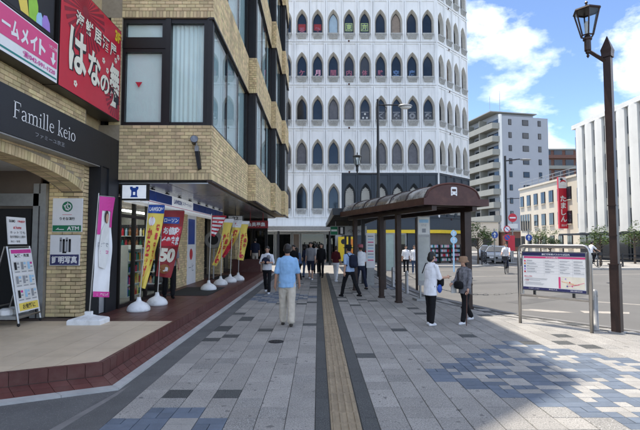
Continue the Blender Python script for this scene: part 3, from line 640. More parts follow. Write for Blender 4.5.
# ================================================================== signs on the brick building
LET = {'F': (.56, [([(.14, 0), (.14, 1)], .10), ([(.04, .98), (.5, .98)], .045), ([(.49, 1), (.52, .78)], [.06, .02]), ([(.14, .52), (.4, .52)], .045), ([(.4, .62), (.4, .42)], .03), ([(.02, .02), (.28, .02)], .04)]),
 'i': (.28, [([(.13, 0), (.13, .62)], .085), ([(.02, .02), (.24, .02)], .04), ([(.02, .57), (.13, .62)], .04), ([(.13, .78), (.13, .90)], .11)]),
 'l': (.28, [([(.13, 0), (.13, 1.06)], .085), ([(.02, .02), (.24, .02)], .04), ([(.02, 1.01), (.13, 1.06)], .04)]),
 'm': (.86, [([(x_, 0), (x_, .6 if x_ < .2 else .45)], .085) for x_ in (.13, .42, .71)] + [([(x_ - .11, .02), (x_ + .11, .02)], .04) for x_ in (.13, .42, .71)] + [([(.02, .57), (.13, .62)], .04)] + [([(x_, .48), (x_ + .07, .58), (x_ + .17, .62), (x_ + .26, .58), (x_ + .29, .44)], [.03, .05, .07, .08, .085]) for x_ in (.13, .42)]),
 'a': (.47, [([(.34, .02), (.34, .44), (.30, .57), (.20, .62), (.09, .57), (.07, .49)], [.085, .085, .07, .05, .06, .08]), ([(.34, .37), (.20, .32), (.09, .24), (.07, .13), (.12, .04), (.20, .02), (.28, .06), (.34, .14)], [.03, .045, .07, .085, .07, .05, .04, .03]), ([(.34, .06), (.39, .01), (.45, .05)], [.06, .05, .02])]),
 'e': (.47, [([(.09, .36), (.40, .36)], .035), ([(.40, .36), (.38, .51), (.25, .61), (.12, .54), (.07, .33), (.11, .12), (.24, .02), (.34, .04), (.42, .12)], [.06, .06, .04, .07, .09, .08, .06, .05, .02])]),
 'k': (.52, [([(.13, 0), (.13, 1.06)], .085), ([(.02, .02), (.24, .02)], .04), ([(.02, 1.01), (.13, 1.06)], .04), ([(.14, .27), (.40, .60)], .035), ([(.30, .61), (.48, .61)], .035), ([(.22, .38), (.46, .02)], .08), ([(.36, .02), (.53, .02)], .035)]),
 'o': (.52, [([(.25 + .19 * math.cos(k * math.pi / 8), .31 + .29 * math.sin(k * math.pi / 8)) for k in range(17)], [.035 + .055 * abs(math.cos(k * math.pi / 8)) for k in range(17)])]), ' ': (.28, [])}
def serif(mb_, s, fn, u0, v0, u1, h, m=0):
    tot = sum(LET[c][0] for c in s); k = (u1 - u0) / tot; u = u0
    for c in s:
        for pts, w_ in LET[c][1]:
            ww = [q * h for q in w_] if isinstance(w_, list) else w_ * h
            ribbon(mb_, fn, [(u + p[0] * k, v0 + p[1] * h) for p in pts], ww, m)
        u += LET[c][0] * k
t = thing('shop_sign', (-4.5, 6.9, 3.36), 'long black sign board with white serif lettering over the brick arch', 'sign')
b = MB(); b.box(AX, -4.5, 3.9, 9.915, 3.36, 4.06); obj('board', b, 'charcoal', t)
b = MB(); b.box(AX, -4.52, 3.9, 9.49, 3.335, 3.358); obj('trim', b, 'steel_dull', t)
p = MB(); fn = facex(-4.5, 0, 0, .006); serif(p, 'Famille keio', fn, 6.70, 3.625, 8.46, .25, 0); obj('lettering', p, 'white', t)
p = MB(); text(p, 'ファミーユ京王', fn, 7.25, 3.46, 8.1, 3.535, 0); obj('small_lettering', p, 'grey_ink', t)
# red pub sign
t = thing('shop_sign', (-4.48, 9.0, 4.48), 'large red sign box with white brush lettering and dark sunburst', 'sign')
b = MB(); b.box(-4.88, -4.49, 7.80, 10.26, 4.485, 6.57); obj('box', b, 'frame', t)
p = MB(); fn = facex(-4.49, 7.8, 4.48, .010); quad(p, fn, .02, .02, 2.44, 2.07, 0)
fn = facex(-4.49, 7.8, 4.48, .013)
for cu, cv, r0, r1, nn_ in ((.86, 1.72, .12, .78, 34), (2.24, .50, .1, .5, 30)):
    disc(p, fn, cu, cv, r0, 1)
    for k in range(nn_):
        a = 2 * math.pi * k / nn_; da = math.pi / nn_ * .55; q = []
        lim = r1
        for _ in range(40):
            uu, vv = cu + lim * math.cos(a), cv + lim * math.sin(a)
            if .04 < uu < 2.42 and .04 < vv < 2.05: break
            lim -= .02
        if lim > r0 + .05: pgon(p, fn, [(cu + r0 * math.cos(a - da), cv + r0 * math.sin(a - da)), (cu + lim * math.cos(a - da), cv + lim * math.sin(a - da)), (cu + lim * math.cos(a + da), cv + lim * math.sin(a + da)), (cu + r0 * math.cos(a + da), cv + r0 * math.sin(a + da))], 1)
obj('panel', p, ['red', 'red_dark'], t)
p = MB()
for off, mi, bo in ((.016, 1, .075), (.020, 0, .03)):
    fn = facex(-4.49, 7.8 + (.012 if mi else 0), 4.48 - (.012 if mi else 0), off)
    for c, u0, v0, u1, v1 in (('は', .30, .42, .92, 1.24), ('な', .98, .42, 1.50, 1.10), ('の', 1.50, .40, 1.90, .80), ('舞', 1.90, .24, 2.38, 1.20)): text(p, c, fn, u0, v0, u1, v1, mi, bo)
    for k, c in enumerate('海鮮居酒屋'): text(p, c, fn, .50 + k * .35, 1.32, .80 + k * .35, 1.62, mi, bo * .7)
obj('lettering', p, ['cream', 'ink'], t); p = MB(); fn = facex(-4.49, 7.8, 4.48, .018); text(p, '3F', fn, 2.12, 1.74, 2.40, 1.99, 0, .05); obj('floor_number', p, 'yellow', t); p = MB()
for u, v in ((.55, .22), (1.62, 1.08), (1.80, .93), (.35, 1.78), (2.30, 1.42), (2.18, 1.30)):
    for k in range(5): disc(p, fn, u + .04 * math.cos(k * 1.2566), v + .04 * math.sin(k * 1.2566), .026, 0, 8)
obj('blossoms', p, 'cream', t)
# pink sign
t = thing('shop_sign', (-4.48, 6.2, 4.5), 'pink sign with white lettering, down arrow and white telephone strip', 'sign')
b = MB(); b.box(-4.86, -4.49, 3.6, 7.78, 4.49, 5.20); obj('box', b, 'frame', t)
p = MB(); fn = facex(-4.49, 0, 0, .008); quad(p, fn, 3.62, 4.50, 7.77, 5.19, 0); fn = facex(-4.49, 0, 0, .012); quad(p, fn, 3.63, 4.73, 7.75, 5.17, 1); quad(p, fn, 3.63, 4.545, 7.75, 4.575, 2); obj('panel', p, ['white', 'pink', 'teal'], t)
p = MB(); fn = facex(-4.49, 0, 0, .016)
for k, c in enumerate('ホームメイト'):
    if c == 'ー': quad(p, fn, 6.36, 4.90, 6.55, 4.94, 0)
    else: text(p, c, fn, 6.12 + k * .222, 4.79, 6.30 + k * .222, 5.05, 0, .05)
text(p, 'つぎこの角', fn, 7.50, 5.02, 7.73, 5.08, 0, .01)
pgon(p, fn, [(7.60, 4.98), (7.66, 4.98), (7.66, 4.87), (7.71, 4.87), (7.63, 4.76), (7.55, 4.87), (7.60, 4.87)], 0)
text(p, '☎042-591-1220', fn, 6.85, 4.60, 7.70, 4.70, 1, .02)
obj('lettering', p, ['white', 'magenta'], t)
# dark panel with coloured ribbons
t = thing('shop_sign', (-4.55, 6.6, 5.3), 'dark grey sign panel with yellow, green and lilac ribbon shapes', 'sign')
b = MB(); b.box(-4.86, -4.55, 3.6, 7.76, 5.26, 7.4); obj('box', b, 'frame', t)
p = MB(); fn = facex(-4.55, 0, 0, .005); quad(p, fn, 3.7, 5.30, 7.72, 7.36, 0); obj('panel', p, 'charcoal', t)
p = MB(); fn = facex(-4.55, 0, 0, .008); pgon(p, fn, [(6.86, 5.32), (7.06, 5.32), (6.95, 5.75), (6.70, 6.1), (6.5, 6.1)], 0); fn = facex(-4.55, 0, 0, .010); pgon(p, fn, [(7.06, 5.32), (7.30, 5.32), (7.28, 5.6), (7.15, 5.9), (6.9, 6.2), (6.75, 6.2), (7.0, 5.8)], 1)
fn = facex(-4.55, 0, 0, .012); pgon(p, fn, [(7.24, 5.32), (7.42, 5.32), (7.42, 5.45), (7.36, 5.53), (7.28, 5.5), (7.24, 5.42)], 2); fn = facex(-4.55, 0, 0, .014); pgon(p, fn, [(7.40, 5.32), (7.62, 5.32), (7.60, 5.47), (7.52, 5.56), (7.43, 5.53), (7.39, 5.43)], 3)
obj('ribbons', p, ['pale_yellow', 'lime', 'sky_blue', 'lavender'], t)
# bank sign and photo sign on the pillar
t = thing('wall_sign', (-5.03, 9.29, 1.98), 'white square sign with round green emblem and green ATM band', 'sign')
b = MB(); b.box(-5.34, -4.75, 9.262, 9.298, 1.98, 2.66); obj('board', b, 'white', t)
p = MB(); fn = facey(-5.34, 9.262, 1.98, .003); quad(p, fn, .01, .01, .58, .135, 0); disc(p, fn, .295, .51, .105, 0); fn = facey(-5.34, 9.262, 1.98, .005); ringd(p, fn, .31, .51, .045, .065, 1); ribbon(p, fn, [(.23, .54), (.27, .45), (.33, .44)], .02, 1); ribbon(p, fn, [(.30, .60), (.30, .50), (.36, .46)], .018, 1)
text(p, 'ATM', fn, .30, .035, .54, .112, 1, .03); ribbon(p, fn, [(.10, .05), (.24, .05)], .015, 1); pgon(p, fn, [(.07, .045), (.13, .045), (.13, .09)], 1); text(p, 'りそな銀行', fn, .15, .235, .45, .30, 2, .03); quad(p, fn, .2, .345, .39, .352, 3); obj('print', p, ['green', 'white', 'ink', 'red'], t)
t = thing('wall_sign', (-5.05, 9.29, 1.31), 'white photo booth sign with blue lettered band under the green sign', 'sign')
b = MB(); b.box(-5.37, -4.78, 9.266, 9.298, 1.31, 1.92); obj('board', b, 'white', t)
p = MB(); fn = facey(-5.37, 9.266, 1.31, .003); quad(p, fn, .01, .01, .58, .22, 0); fn = facey(-5.37, 9.266, 1.31, .005); text(p, '証明写真', fn, .04, .04, .55, .19, 1, .035)
for k in range(4): quad(p, fn, .19 + k * .06, .27, .235 + k * .06, .56 - .03 * (k % 2), 2 + k % 2); disc(p, fn, .212 + k * .06, .50, .018, 3)
quad(p, fn, .25, .245, .33, .28, 3); obj('print', p, ['navy', 'white', 'grey_ink', 'ink'], t)
# store fascia in blue and white panels
t = thing('store_fascia', (-4.05, 10.45, 2.69), 'long white and blue lit fascia over the shop front', 'sign')
b = MB(); b.box(-4.42, -4.06, 10.45, 19.6, 2.69, 3.05); obj('box', b, 'lit_white', t)
p = MB(); fn = facex(-4.06, 0, 0, .006); quad(p, fn, 10.47, 2.755, 19.58, 2.77, 0); obj('stripe', p, 'pink', t)
ys = [10.75, 11.45, 12.75, 14.9, 15.7, 16.5, 17.3, 18.1, 18.9, 19.55]
for k in range(9):
    b = MB(); b.box(-4.06, -4.045, ys[k] + .02, ys[k + 1] - .02, 2.79, 3.03); pn = obj('panel', b, 'lit_white' if k == 2 else 'blue', t)
    if k == 2: p = MB(); fn = facex(-4.045, 0, 0, .004); text(p, 'LAWSON', fn, 12.9, 2.845, 13.65, 2.975, 0, .05); text(p, 'ステーション', fn, 13.72, 2.865, 14.75, 2.965, 0, .03); obj('lettering', p, 'blue', pn)
for k in range(8): b = MB(); b.box(-4.10, -4.03, 11.2 + k * 1.1, 11.35 + k * 1.1, 3.051, 3.085); b.box(-4.09, -4.06, 11.25 + k * 1.1, 11.3 + k * 1.1, 3.085, 3.10); obj('spotlight', b, 'black_metal', t)
t = thing('blade_sign', (-4.18, 10.42, 2.74), 'small white square blade sign with blue milk churn emblem', 'sign')
b = MB(); b.box(-4.47, -3.86, 10.40, 10.52, 2.72, 3.10); obj('box', b, 'black_metal', t)
p = MB(); fn = facey(-4.47, 10.40, 2.72, .004); quad(p, fn, .035, .04, .575, .345, 0); fn = facey(-4.47, 10.40, 2.72, .007)
pgon(p, fn, [(.22, .07), (.39, .07), (.37, .12), (.37, .22), (.40, .26), (.40, .31), (.34, .31), (.34, .285), (.27, .285), (.27, .31), (.21, .31), (.21, .26), (.24, .22), (.24, .12)], 1); fn = facey(-4.47, 10.40, 2.72, .009); quad(p, fn, .28, .12, .33, .19, 0); obj('face', p, ['lit_white', 'blue'], t)
b = MB(); b.box(-4.5, -4.47, 10.44, 10.48, 2.8, 3.0); obj('bracket', b, 'black_metal', t)
# far red sign and small sign under the overhang
t = thing('blade_sign', (-3.3, 21.6, 2.35), 'red hanging sign with white lettering at the far end of the arcade', 'sign')
b = MB(); b.box(-3.45, -2.35, 21.6, 21.7, 2.4, 2.75); b.box(-3.2, -3.17, 21.63, 21.67, 2.75, 3.1); b.box(-2.6, -2.57, 21.63, 21.67, 2.75, 3.1); obj('box', b, 'deep_red', t)
p = MB(); fn = facey(-3.45, 21.6, 2.4, .004); text(p, '会員募集', fn, .12, .08, .98, .28, 0, .03); obj('lettering', p, 'white', t)
t = thing('blade_sign', (-3.4, 18.8, 2.55), 'small black edged white hanging sign above the yellow flags', 'sign')
b = MB(); b.box(-3.7, -3.05, 18.8, 18.9, 2.6, 2.85); b.box(-3.4, -3.37, 18.83, 18.87, 2.85, 3.1); obj('box', b, 'black_metal', t); p = MB(); fn = facey(-3.7, 18.8, 2.6, .004); quad(p, fn, .04, .03, .61, .22, 0); fn = facey(-3.7, 18.8, 2.6, .007); text(p, '22', fn, .2, .06, .45, .19, 1, .03); obj('face', p, ['white', 'ink'], t)
# flood light on the front wall
t = thing('flood_light', (-2.71, 10.29, 3.7), 'black flood light and sensor fixed to the front brick wall', 'light')
b = MB(); b.tube([(-2.75, 10.13, 4.02), (-2.72, 10.0, 4.04)], [.065, .085], 14); b.tube([(-2.79, 10.25, 4.0), (-2.75, 10.12, 4.02)], [.05, .06], 12); obj('lamp_head', b, 'black_metal', t)
b = MB(); b.lathe([(.001, 0), (.078, .0)], n=14); b.xf(Matrix.Translation((-2.719, 9.998, 4.041)) @ Vector((.03, -.13, .02)).to_track_quat('Z', 'Y').to_matrix().to_4x4()); obj('lens', b, 'steel', t)
b = MB(); b.box(-2.76, -2.68, 10.20, 10.288, 3.80, 3.93); b.tube([(-2.72, 10.24, 3.85), (-2.73, 10.2, 4.0)], .02, 8); obj('bracket', b, 'steel_dull', t)
b = MB(); b.add([(-2.76, 10.285, 3.82), (-2.66, 10.285, 3.82), (-2.62, 10.285, 3.42), (-2.70, 10.285, 3.38), (-2.75, 10.16, 3.80), (-2.67, 10.16, 3.80), (-2.63, 10.22, 3.43), (-2.69, 10.22, 3.40)], [(3, 2, 1, 0), (4, 5, 6, 7), (0, 1, 5, 4), (1, 2, 6, 5), (2, 3, 7, 6), (3, 0, 4, 7)]); obj('housing', b, 'charcoal', t)
# ================================================================== A-frame notice stand
t = thing('notice_stand', (-5.35, 8.58, .281), 'white A-frame stand with property sheets in front of the dark entrance', 'sign stand')
def leg(p0, p1, nm='leg', r=.018): m1 = MB(); m1.tube([p0, p1], r, 8); return obj(nm, m1, 'steel', t)
zt = 1.42
for yy in (8.26, 8.90): leg((-5.30, yy, .34), (-5.56, yy, .281 + zt)); leg((-5.95, yy, .30), (-5.60, yy, .281 + zt)); m1 = MB(); m1.ell((-5.30, yy, .315), (.03, .018, .034), 8, 6); obj('castor', m1, 'rubber', t)
leg((-5.31, 8.26, .45), (-5.31, 8.90, .45), 'rail'); leg((-5.57, 8.26, 1.69), (-5.57, 8.90, 1.69), 'rail'); leg((-5.9, 8.26, .6), (-5.9, 8.90, .6), 'rail')
U = Vector((0, .61, 0)); V = Vector((-.21, 0, 1.14)); fn = lambda u, v, off=0.0: Vector((-5.33, 8.275, .52)) + U * u + V * v + Vector((.98, 0, .18)) * (.022 + off)
m1 = MB(); g0 = [fn(a, c, -.012) for a, c in ((0, 0), (1, 0), (1, 1), (0, 1))] + [fn(a, c, .0) for a, c in ((0, 0), (1, 0), (1, 1), (0, 1))]; m1.add(g0, [(3, 2, 1, 0), (4, 5, 6, 7), (0, 1, 5, 4), (1, 2, 6, 5), (2, 3, 7, 6), (3, 0, 4, 7)]); obj('panel', m1, 'white', t)
p = MB(); f1 = lambda u, v: fn(u, v, .003)
quad(p, f1, .03, .92, .97, .98, 2); text(p, '賃貸・売買', f1, .15, .855, .85, .91, 1, .02)
for k in range(3):
    for j in range(3):
        quad(p, f1, .05 + j * .31, .61 - k * .22, .33 + j * .31, .80 - k * .22, 0); f2 = lambda u, v: fn(u, v, .006); quad(p, f2, .08 + j * .31, .66 - k * .22, .19 + j * .31, .78 - k * .22, random.choice([1, 3, 4])); quad(p, f2, .21 + j * .31, .69 - k * .22, .31 + j * .31, .71 - k * .22, 4); quad(p, f2, .21 + j * .31, .74 - k * .22, .31 + j * .31, .775 - k * .22, random.choice([2, 3, 4])); quad(p, f2, .08 + j * .31, .62 - k * .22, .3 + j * .31, .635 - k * .22, 4)
quad(p, f1, .05, .02, .95, .14, 5); text(p, 'お気軽に', lambda u, v: fn(u, v, .006), .2, .04, .8, .12, 1, .02)
obj('sheets', p, ['offwhite', 'ink', 'magenta', 'sky_blue', 'grey_ink', 'pale_yellow'], t)
hd = lambda u, v, off=0.0: Vector((-5.58, 8.33, 1.74)) + Vector((0, .52, 0)) * u + Vector((-.05, 0, .50)) * v + Vector((.99, 0, .1)) * off
m1 = MB(); g0 = [hd(a, c, -.01) for a, c in ((0, 0), (1, 0), (1, 1), (0, 1))] + [hd(a, c, .01) for a, c in ((0, 0), (1, 0), (1, 1), (0, 1))]; m1.add(g0, [(3, 2, 1, 0), (4, 5, 6, 7), (0, 1, 5, 4), (1, 2, 6, 5), (2, 3, 7, 6), (3, 0, 4, 7)]); ho = obj('header_sheet', m1, 'white', t)
p = MB(); h1 = lambda u, v: hd(u, v, .014)
text(p, 'SUUMO', h1, .08, .80, .4, .90, 0, .03); text(p, '不動産情報', h1, .52, .80, .95, .89, 1, .02); text(p, 'at home', h1, .28, .56, .72, .68, 1, .02); text(p, 'ネットでも', h1, .08, .38, .92, .48, 0); text(p, '物件情報を公開中', h1, .08, .22, .92, .32, 0); text(p, '仲介・管理', h1, .1, .06, .6, .14, 0)
obj('print', p, ['ink', 'red'], ho)
m1 = MB(); m1.box(-5.85, -5.38, 8.30, 8.86, .40, .46); obj('tray', m1, 'steel_dull', t)
for k in range(3):
    m1 = MB(); m1.lathe([(.10, 0), (.12, .02), (.12, .10), (.06, .13)], (-5.62 + .02 * k, 8.40 + k * .2, .461), 12); o = obj('ballast_weight', m1, 'white_plastic', smooth=False, loc=(-5.62 + .02 * k, 8.40 + k * .2, .461), label=['white ballast weight on the stand tray, nearest one', 'middle white ballast weight on the stand tray', 'white ballast weight on the stand tray, by the pillar'][k], cat='weight', group='weights on the notice stand')
# ================================================================== banner flags on poles
def nobori(x, y, label, lean, yaw, ztop, wt, wb, sh, ln, cloth_m, prints, box_base=False, wave=.03, z0=.281):
    t = thing('banner_flag', (x, y, z0), label, 'flag', 'banner flags along the shop front')
    m1 = MB()
    if box_base:
        r1 = [(-.30, -.20), (.30, -.20), (.30, .20), (-.30, .20)]; rr = lambda k, z: [(a * k, c * k, z) for a, c in r1]
        m1.loft([rr(1, 0), rr(1, .07), rr(.93, .095), rr(.45, .13), rr(.2, .16), rr(.2, .22)])
    else: m1.lathe([(.235, 0), (.245, .03), (.24, .07), (.21, .12), (.16, .165), (.10, .195), (.06, .215), (.045, .26), (.04, .30)], n=24)
    obj('base', m1, 'white_plastic', t, local=True, smooth=not box_base)
    H = ztop - z0; le = Vector((lean[0], lean[1], H)); pt = lambda z: Vector((lean[0] * (z / H), lean[1] * (z / H), z))
    m1 = MB(); m1.tube([pt(.15), pt(H * .6), pt(H + .04)], [.014, .012, .010], 8); obj('pole', m1, 'steel', t, local=True)
    d = Vector((math.cos(yaw), math.sin(yaw), 0)); nr = Vector((-d.y, d.x, 0))
    if nr.y > 0: nr = -nr
    m1 = MB(); m1.tube([pt(H - .01), pt(H - .01) + d * wt], .007, 6); obj('cross_arm', m1, 'steel', t, local=True)
    def C(u, v, off=0.0):                           # v from top 0 to foot 1
        z = H - .02 - v * ln; w_ = wt + (wb - wt) * v ** 1.3; q = pt(z)
        return q + d * (.012 + u * w_ + sh * v * v) + nr * (wave * (math.sin(5.2 * v + 3.5 * u) + .5 * math.sin(11 * v - 4 * u)) * (.25 + u) - .12 * v * v * u + .006 * math.sin(11 * u + 8 * v) * (.3 + v) + .005 * math.sin(19 * v + 5 * u) + off) + Vector((0, 0, -.05 * u * v))
    m1 = MB(); nu, nv = 14, 40
    for j in range(nv + 1):
        for i in range(nu + 1): m1.v.append(tuple(C(i / nu, j / nv)))
    m1.f = [(j * 15 + i, j * 15 + i + 1, (j + 1) * 15 + i + 1, (j + 1) * 15 + i) for j in range(nv) for i in range(nu)]; m1.m = [0] * len(m1.f)
    co = obj('cloth', m1, cloth_m, t, local=True, smooth=True)
    p = MB(); ml = prints(p, lambda u, v, o_=.006: C(u, 1 - v, o_ * 1.3 + .006)); obj('print', p, ml, co, local=True)
    return t
def pr_pink(p, F):
    f2 = lambda u, v: F(u, v, .010); quad(p, F, 0, .86, 1, 1, 0, 4, 4); quad(p, F, 0, 0, 1, .055, 1, 4, 1); quad(p, F, .0, .62, .2, .86, 0, 2, 3); quad(p, F, .85, .70, 1, .86, 0, 2, 3)
    f3 = lambda u, v: F(u, v, .007)
    pgon(p, f3, [(.25, .30), (.70, .28), (.85, .45), (.82, .66), (.66, .74), (.45, .75), (.25, .66), (.2, .45)], 2); disc(p, f2, .52, .80, .16, 3, 14, .065); disc(p, lambda u, v: F(u, v, .013), .55, .785, .11, 4, 14, .05)
    text(p, 'ひとりで', f2, .12, .50, .78, .545, 5, .02); text(p, 'チェイロ!', f2, .3, .43, .8, .47, 1, .03); text(p, 'シェアリング', lambda u, v: F(u, v, .008), .1, .012, .9, .042, 6, .02)
    return ['magenta', 'magenta', 'offwhite', 'hair_brown', 'skin', 'grey_ink', 'white']
def pr_yel(p, F):
    f2 = lambda u, v: F(u, v, .008); quad(p, F, 0, .90, 1, 1, 0, 4, 2); text(p, 'LAWSON', f2, .08, .925, .92, .975, 1, .03); disc(p, F, .32, .80, .22, 1, 16, .055); ringd(p, f2, .32, .80, .05, .06, 2)
    vtext(p, 'からあげ', lambda u, v: F(u, v * .42 + .28, .006), .30, 1.05, .34, .36, 2, .04); vtext(p, '増量中です', lambda u, v: F(u, v * .42 + .30, .006), .76, 1.12, .20, .25, 2, .03)
    return ['blue', 'white', 'red']
def pr_red(p, F):
    f2 = lambda u, v: F(u, v, .008); f3 = lambda u, v: F(u, v, .012); quad(p, F, .06, .80, .80, .90, 0, 4, 2); text(p, 'ローソン', f2, .1, .82, .75, .88, 1, .02); quad(p, F, .05, .46, .95, .76, 2, 4, 3); text(p, 'お値段', f2, .10, .63, .92, .75, 1, .06); text(p, 'そのまま', f2, .06, .48, .94, .61, 1, .06); text(p, '50', f2, .05, .22, .9, .43, 3, .06); disc(p, F, .45, .12, .35, 4, 16, .07); disc(p, f2, .45, .12, .2, 3, 14, .04); text(p, '増量', f3, .2, .09, .7, .15, 1, .04)
    return ['blue', 'white', 'red', 'cream', 'brown_print']
def pr_ry(p, F):
    for k in range(5): quad(p, F, .05, .1 + k * .18, .95, .2 + k * .18, 0, 3, 1)
    return ['white']
def pr_y2(p, F):
    quad(p, F, 0, .92, 1, 1, 0, 3, 1); vtext(p, 'からあげ', lambda u, v: F(u, v * .42 + .24, .006), .34, 1.05, .36, .36, 1, .05); vtext(p, '増量中', lambda u, v: F(u, v * .42 + .26, .006), .78, 1.05, .26, .32, 1, .04)
    disc(p, F, .5, .10, .3, 1, 12, .05); return ['white', 'red']
def pr_y3(p, F):
    quad(p, F, 0, .80, 1, 1, 0, 3, 2); quad(p, F, 0, .0, 1, .30, 1, 3, 3); vtext(p, '増量', lambda u, v: F(u, v * .42 + .30, .006), .5, 1.05, .5, .55, 1, .05); disc(p, F, .5, .90, .25, 1, 12, .05); return ['white', 'red']
nobori(-4.24, 8.62, 'pink and white banner flag on a square white base beside the brick pillar', (.11, .02), R(58), 2.66, .33, .38, .03, 1.88, 'white', pr_pink, True, .035)
nobori(-3.90, 10.12, 'yellow banner flag with blue head, twisting to a point, on white dome base', (.13, .10), R(10), 2.62, .34, .12, -.05, 1.80, 'pale_yellow', pr_yel, False, .06)
nobori(-3.83, 11.06, 'red banner flag with white lettering just behind the twisted yellow flag', (.06, .10), R(12), 2.56, .50, .34, -.08, 1.58, 'deep_red', pr_red, False, .055)
nobori(-3.40, 14.42, 'short red and white twisted banner flag beside the brick pilaster', (.05, .05), R(20), 2.62, .46, .10, .0, .62, 'red', pr_ry, False, .06)
nobori(-3.37, 16.04, 'nearest of the three far yellow flags, blown to the left at its foot', (.05, .05), R(35), 2.60, .40, .16, -.34, 1.60, 'pale_yellow', pr_y2, False, .07)
nobori(-3.24, 17.08, 'middle of the three far yellow flags with red lettering', (.06, .05), R(12), 2.60, .34, .14, -.40, 1.35, 'pale_yellow', pr_y3, False, .06)
nobori(-3.08, 17.86, 'last of the three far yellow flags, hanging nearly straight', (.05, .05), R(45), 2.60, .44, .30, -.06, 1.5, 'pale_yellow', pr_y2, False, .06)
# low dark planter at the far end and a round fan-shaped sign
t = thing('planter_box', (-3.2, 22.6, .281), 'low dark red tiled planter at the far end of the arcade', 'planter')
b = MB(); b.box(-4.2, -2.8, 22.6, 23.2, .281, .86); obj('box', b, 'red_tile', t); b = MB(); b.box(-4.24, -2.76, 22.56, 23.24, .86, .90); obj('rim', b, 'red_tile', t)
t = thing('round_sign', (-4.2, 18.6, .29), 'round grey disc sign on a post behind the red and white flag', 'sign')
b = MB(); b.tube([(-4.2, 18.6, .29), (-4.2, 18.6, 2.3)], .03, 8); obj('post', b, 'steel_dull', t); b = MB(); b.lathe([(.34, 0), (.36, .02), (.34, .04)], n=24); b.xf(Matrix.Translation((-4.2, 18.54, 1.85)) @ Matrix.Rotation(R(90), 4, 'X')); obj('disc', b, 'steel_dull', t); b = MB(); b.lathe([(.2, 0), (.2, .01)], n=24); b.xf(Matrix.Translation((-4.2, 18.50, 1.85)) @ Matrix.Rotation(R(90), 4, 'X')); obj('centre', b, 'charcoal', t)
# ================================================================== white building with pointed windows
WB = thing('arched_window_building', (4, 38, 0), 'tall white building with rows of pointed arch windows and slate grey base', 'building')
CW, CH = 1.335, 3.71; X0 = -1.37; Z0 = 3.75
def arch_pts(hw, z0, zs, zp, n=8):
    """outline of a pointed arch, from the lower left round to the lower right"""
    h = zp - zs; r = (hw * hw + h * h) / (2 * hw); pts = [(-hw, z0)]; left = []
    a1 = math.asin(h / r)
    for k in range(n + 1): a = a1 * k / n; left.append((-hw + r - r * math.cos(a), zs + r * math.sin(a)))
    return pts + left + [(-x, z) for x, z in left[-2::-1]] + [(hw, z0)]
OUT = arch_pts(.50, .66, 1.80, 2.86); INN = arch_pts(.39, .74, 1.78, 2.62)
def cell_mesh(nm, mt):
    b = MB(); hw = CW / 2 - .004; n = len(OUT); mid = n // 2; top = CH - .012; bot = .012; f = 0.0
    P = lambda x, z, y=0.0: (x, y, z)
    # front sheet round the opening
    lf = OUT[:mid + 1]; b.add([P(-hw, bot), P(-hw, top), P(0, top)] + [P(*q) for q in lf[::-1]] + [P(-.50, bot)], [tuple(range(3 + len(lf) + 1))[::-1]])
    rt = OUT[mid:]; b.add([P(hw, bot), P(.50, bot)] + [P(*q) for q in rt[::-1]] + [P(0, top), P(hw, top)], [tuple(range(2 + len(rt) + 2))[::-1]])
    b.add([P(-.50, bot), P(.50, bot), P(.50, .66), P(-.50, .66)], [(0, 1, 2, 3)])
    o = [P(x, z, 0) for x, z in OUT]; i = [P(x, z, .30) for x, z in INN]
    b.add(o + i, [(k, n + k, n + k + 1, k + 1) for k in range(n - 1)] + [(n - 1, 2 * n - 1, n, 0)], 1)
    b.box(-hw, hw, -.10, .0, .0, .075); b.box(-hw, hw, -.05, .0, CH - .16, CH - .02)
    for s in (-1, 1):                               # raised rib beside the joint, and edges of the panel
        xa, xb = sorted((s * (hw - .13), s * (hw - .02))); b.box(xa, xb, -.075, .0, .078, CH - .165)
    b.add([P(-hw, top), P(hw, top), P(hw, top, .06), P(-hw, top, .06), P(-hw, bot), P(hw, bot), P(hw, bot, .06), P(-hw, bot, .06)], [(0, 1, 2, 3), (7, 6, 5, 4), (0, 3, 7, 4), (1, 5, 6, 2)])
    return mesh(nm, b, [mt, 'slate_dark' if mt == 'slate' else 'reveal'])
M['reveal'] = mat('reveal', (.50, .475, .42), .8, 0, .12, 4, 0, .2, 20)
CELL = {m_: cell_mesh('facade_panel', m_) for m_ in ('facade_white', 'slate')}
def wframe():
    b = MB(); n = len(INN); q = arch_pts(.355, .78, 1.78, 2.56); b.add([(x, .30, z) for x, z in INN] + [(x, .30, z) for x, z in q] + [(x, .33, z) for x, z in q], [(k, k + 1, n + k + 1, n + k) for k in range(n - 1)] + [(n - 1, 0, n, 2 * n - 1)] + [(n + k, n + k + 1, 2 * n + k + 1, 2 * n + k) for k in range(n - 1)] + [(2 * n - 1, n, 2 * n, 3 * n - 1)]); return b
FRM = mesh('window', wframe(), 'frame'); QN = arch_pts(.355, .78, 1.78, 2.56)
pb = MB(); pb.add([(x, .335, z) for x, z in QN], [tuple(range(len(QN)))[::-1]])
PANE = {k: mesh('pane', pb, k) for k in ('dark_glass', 'grey_curtain', 'tan_curtain', 'pale_pane')}
lb = MB()
for k in range(11): lb.box(-.33, .33, .29, .325, .80 + k * .15, .80 + k * .15 + .085)
lb.add([(x, .335, z) for x, z in QN], [tuple(range(len(QN)))[::-1]]); PANE['louvre'] = mesh('louvre', lb, 'louvre')
bb = MB(); bb.box(-.47, .47, -.20, .0, .66, .73); bb.loft([[(-.45, -.18, .66), (.45, -.18, .66), (.45, 0, .66), (-.45, 0, .66)], [(-.34, -.09, .28), (.34, -.09, .28), (.34, 0, .28), (-.34, 0, .28)]][::-1]); 
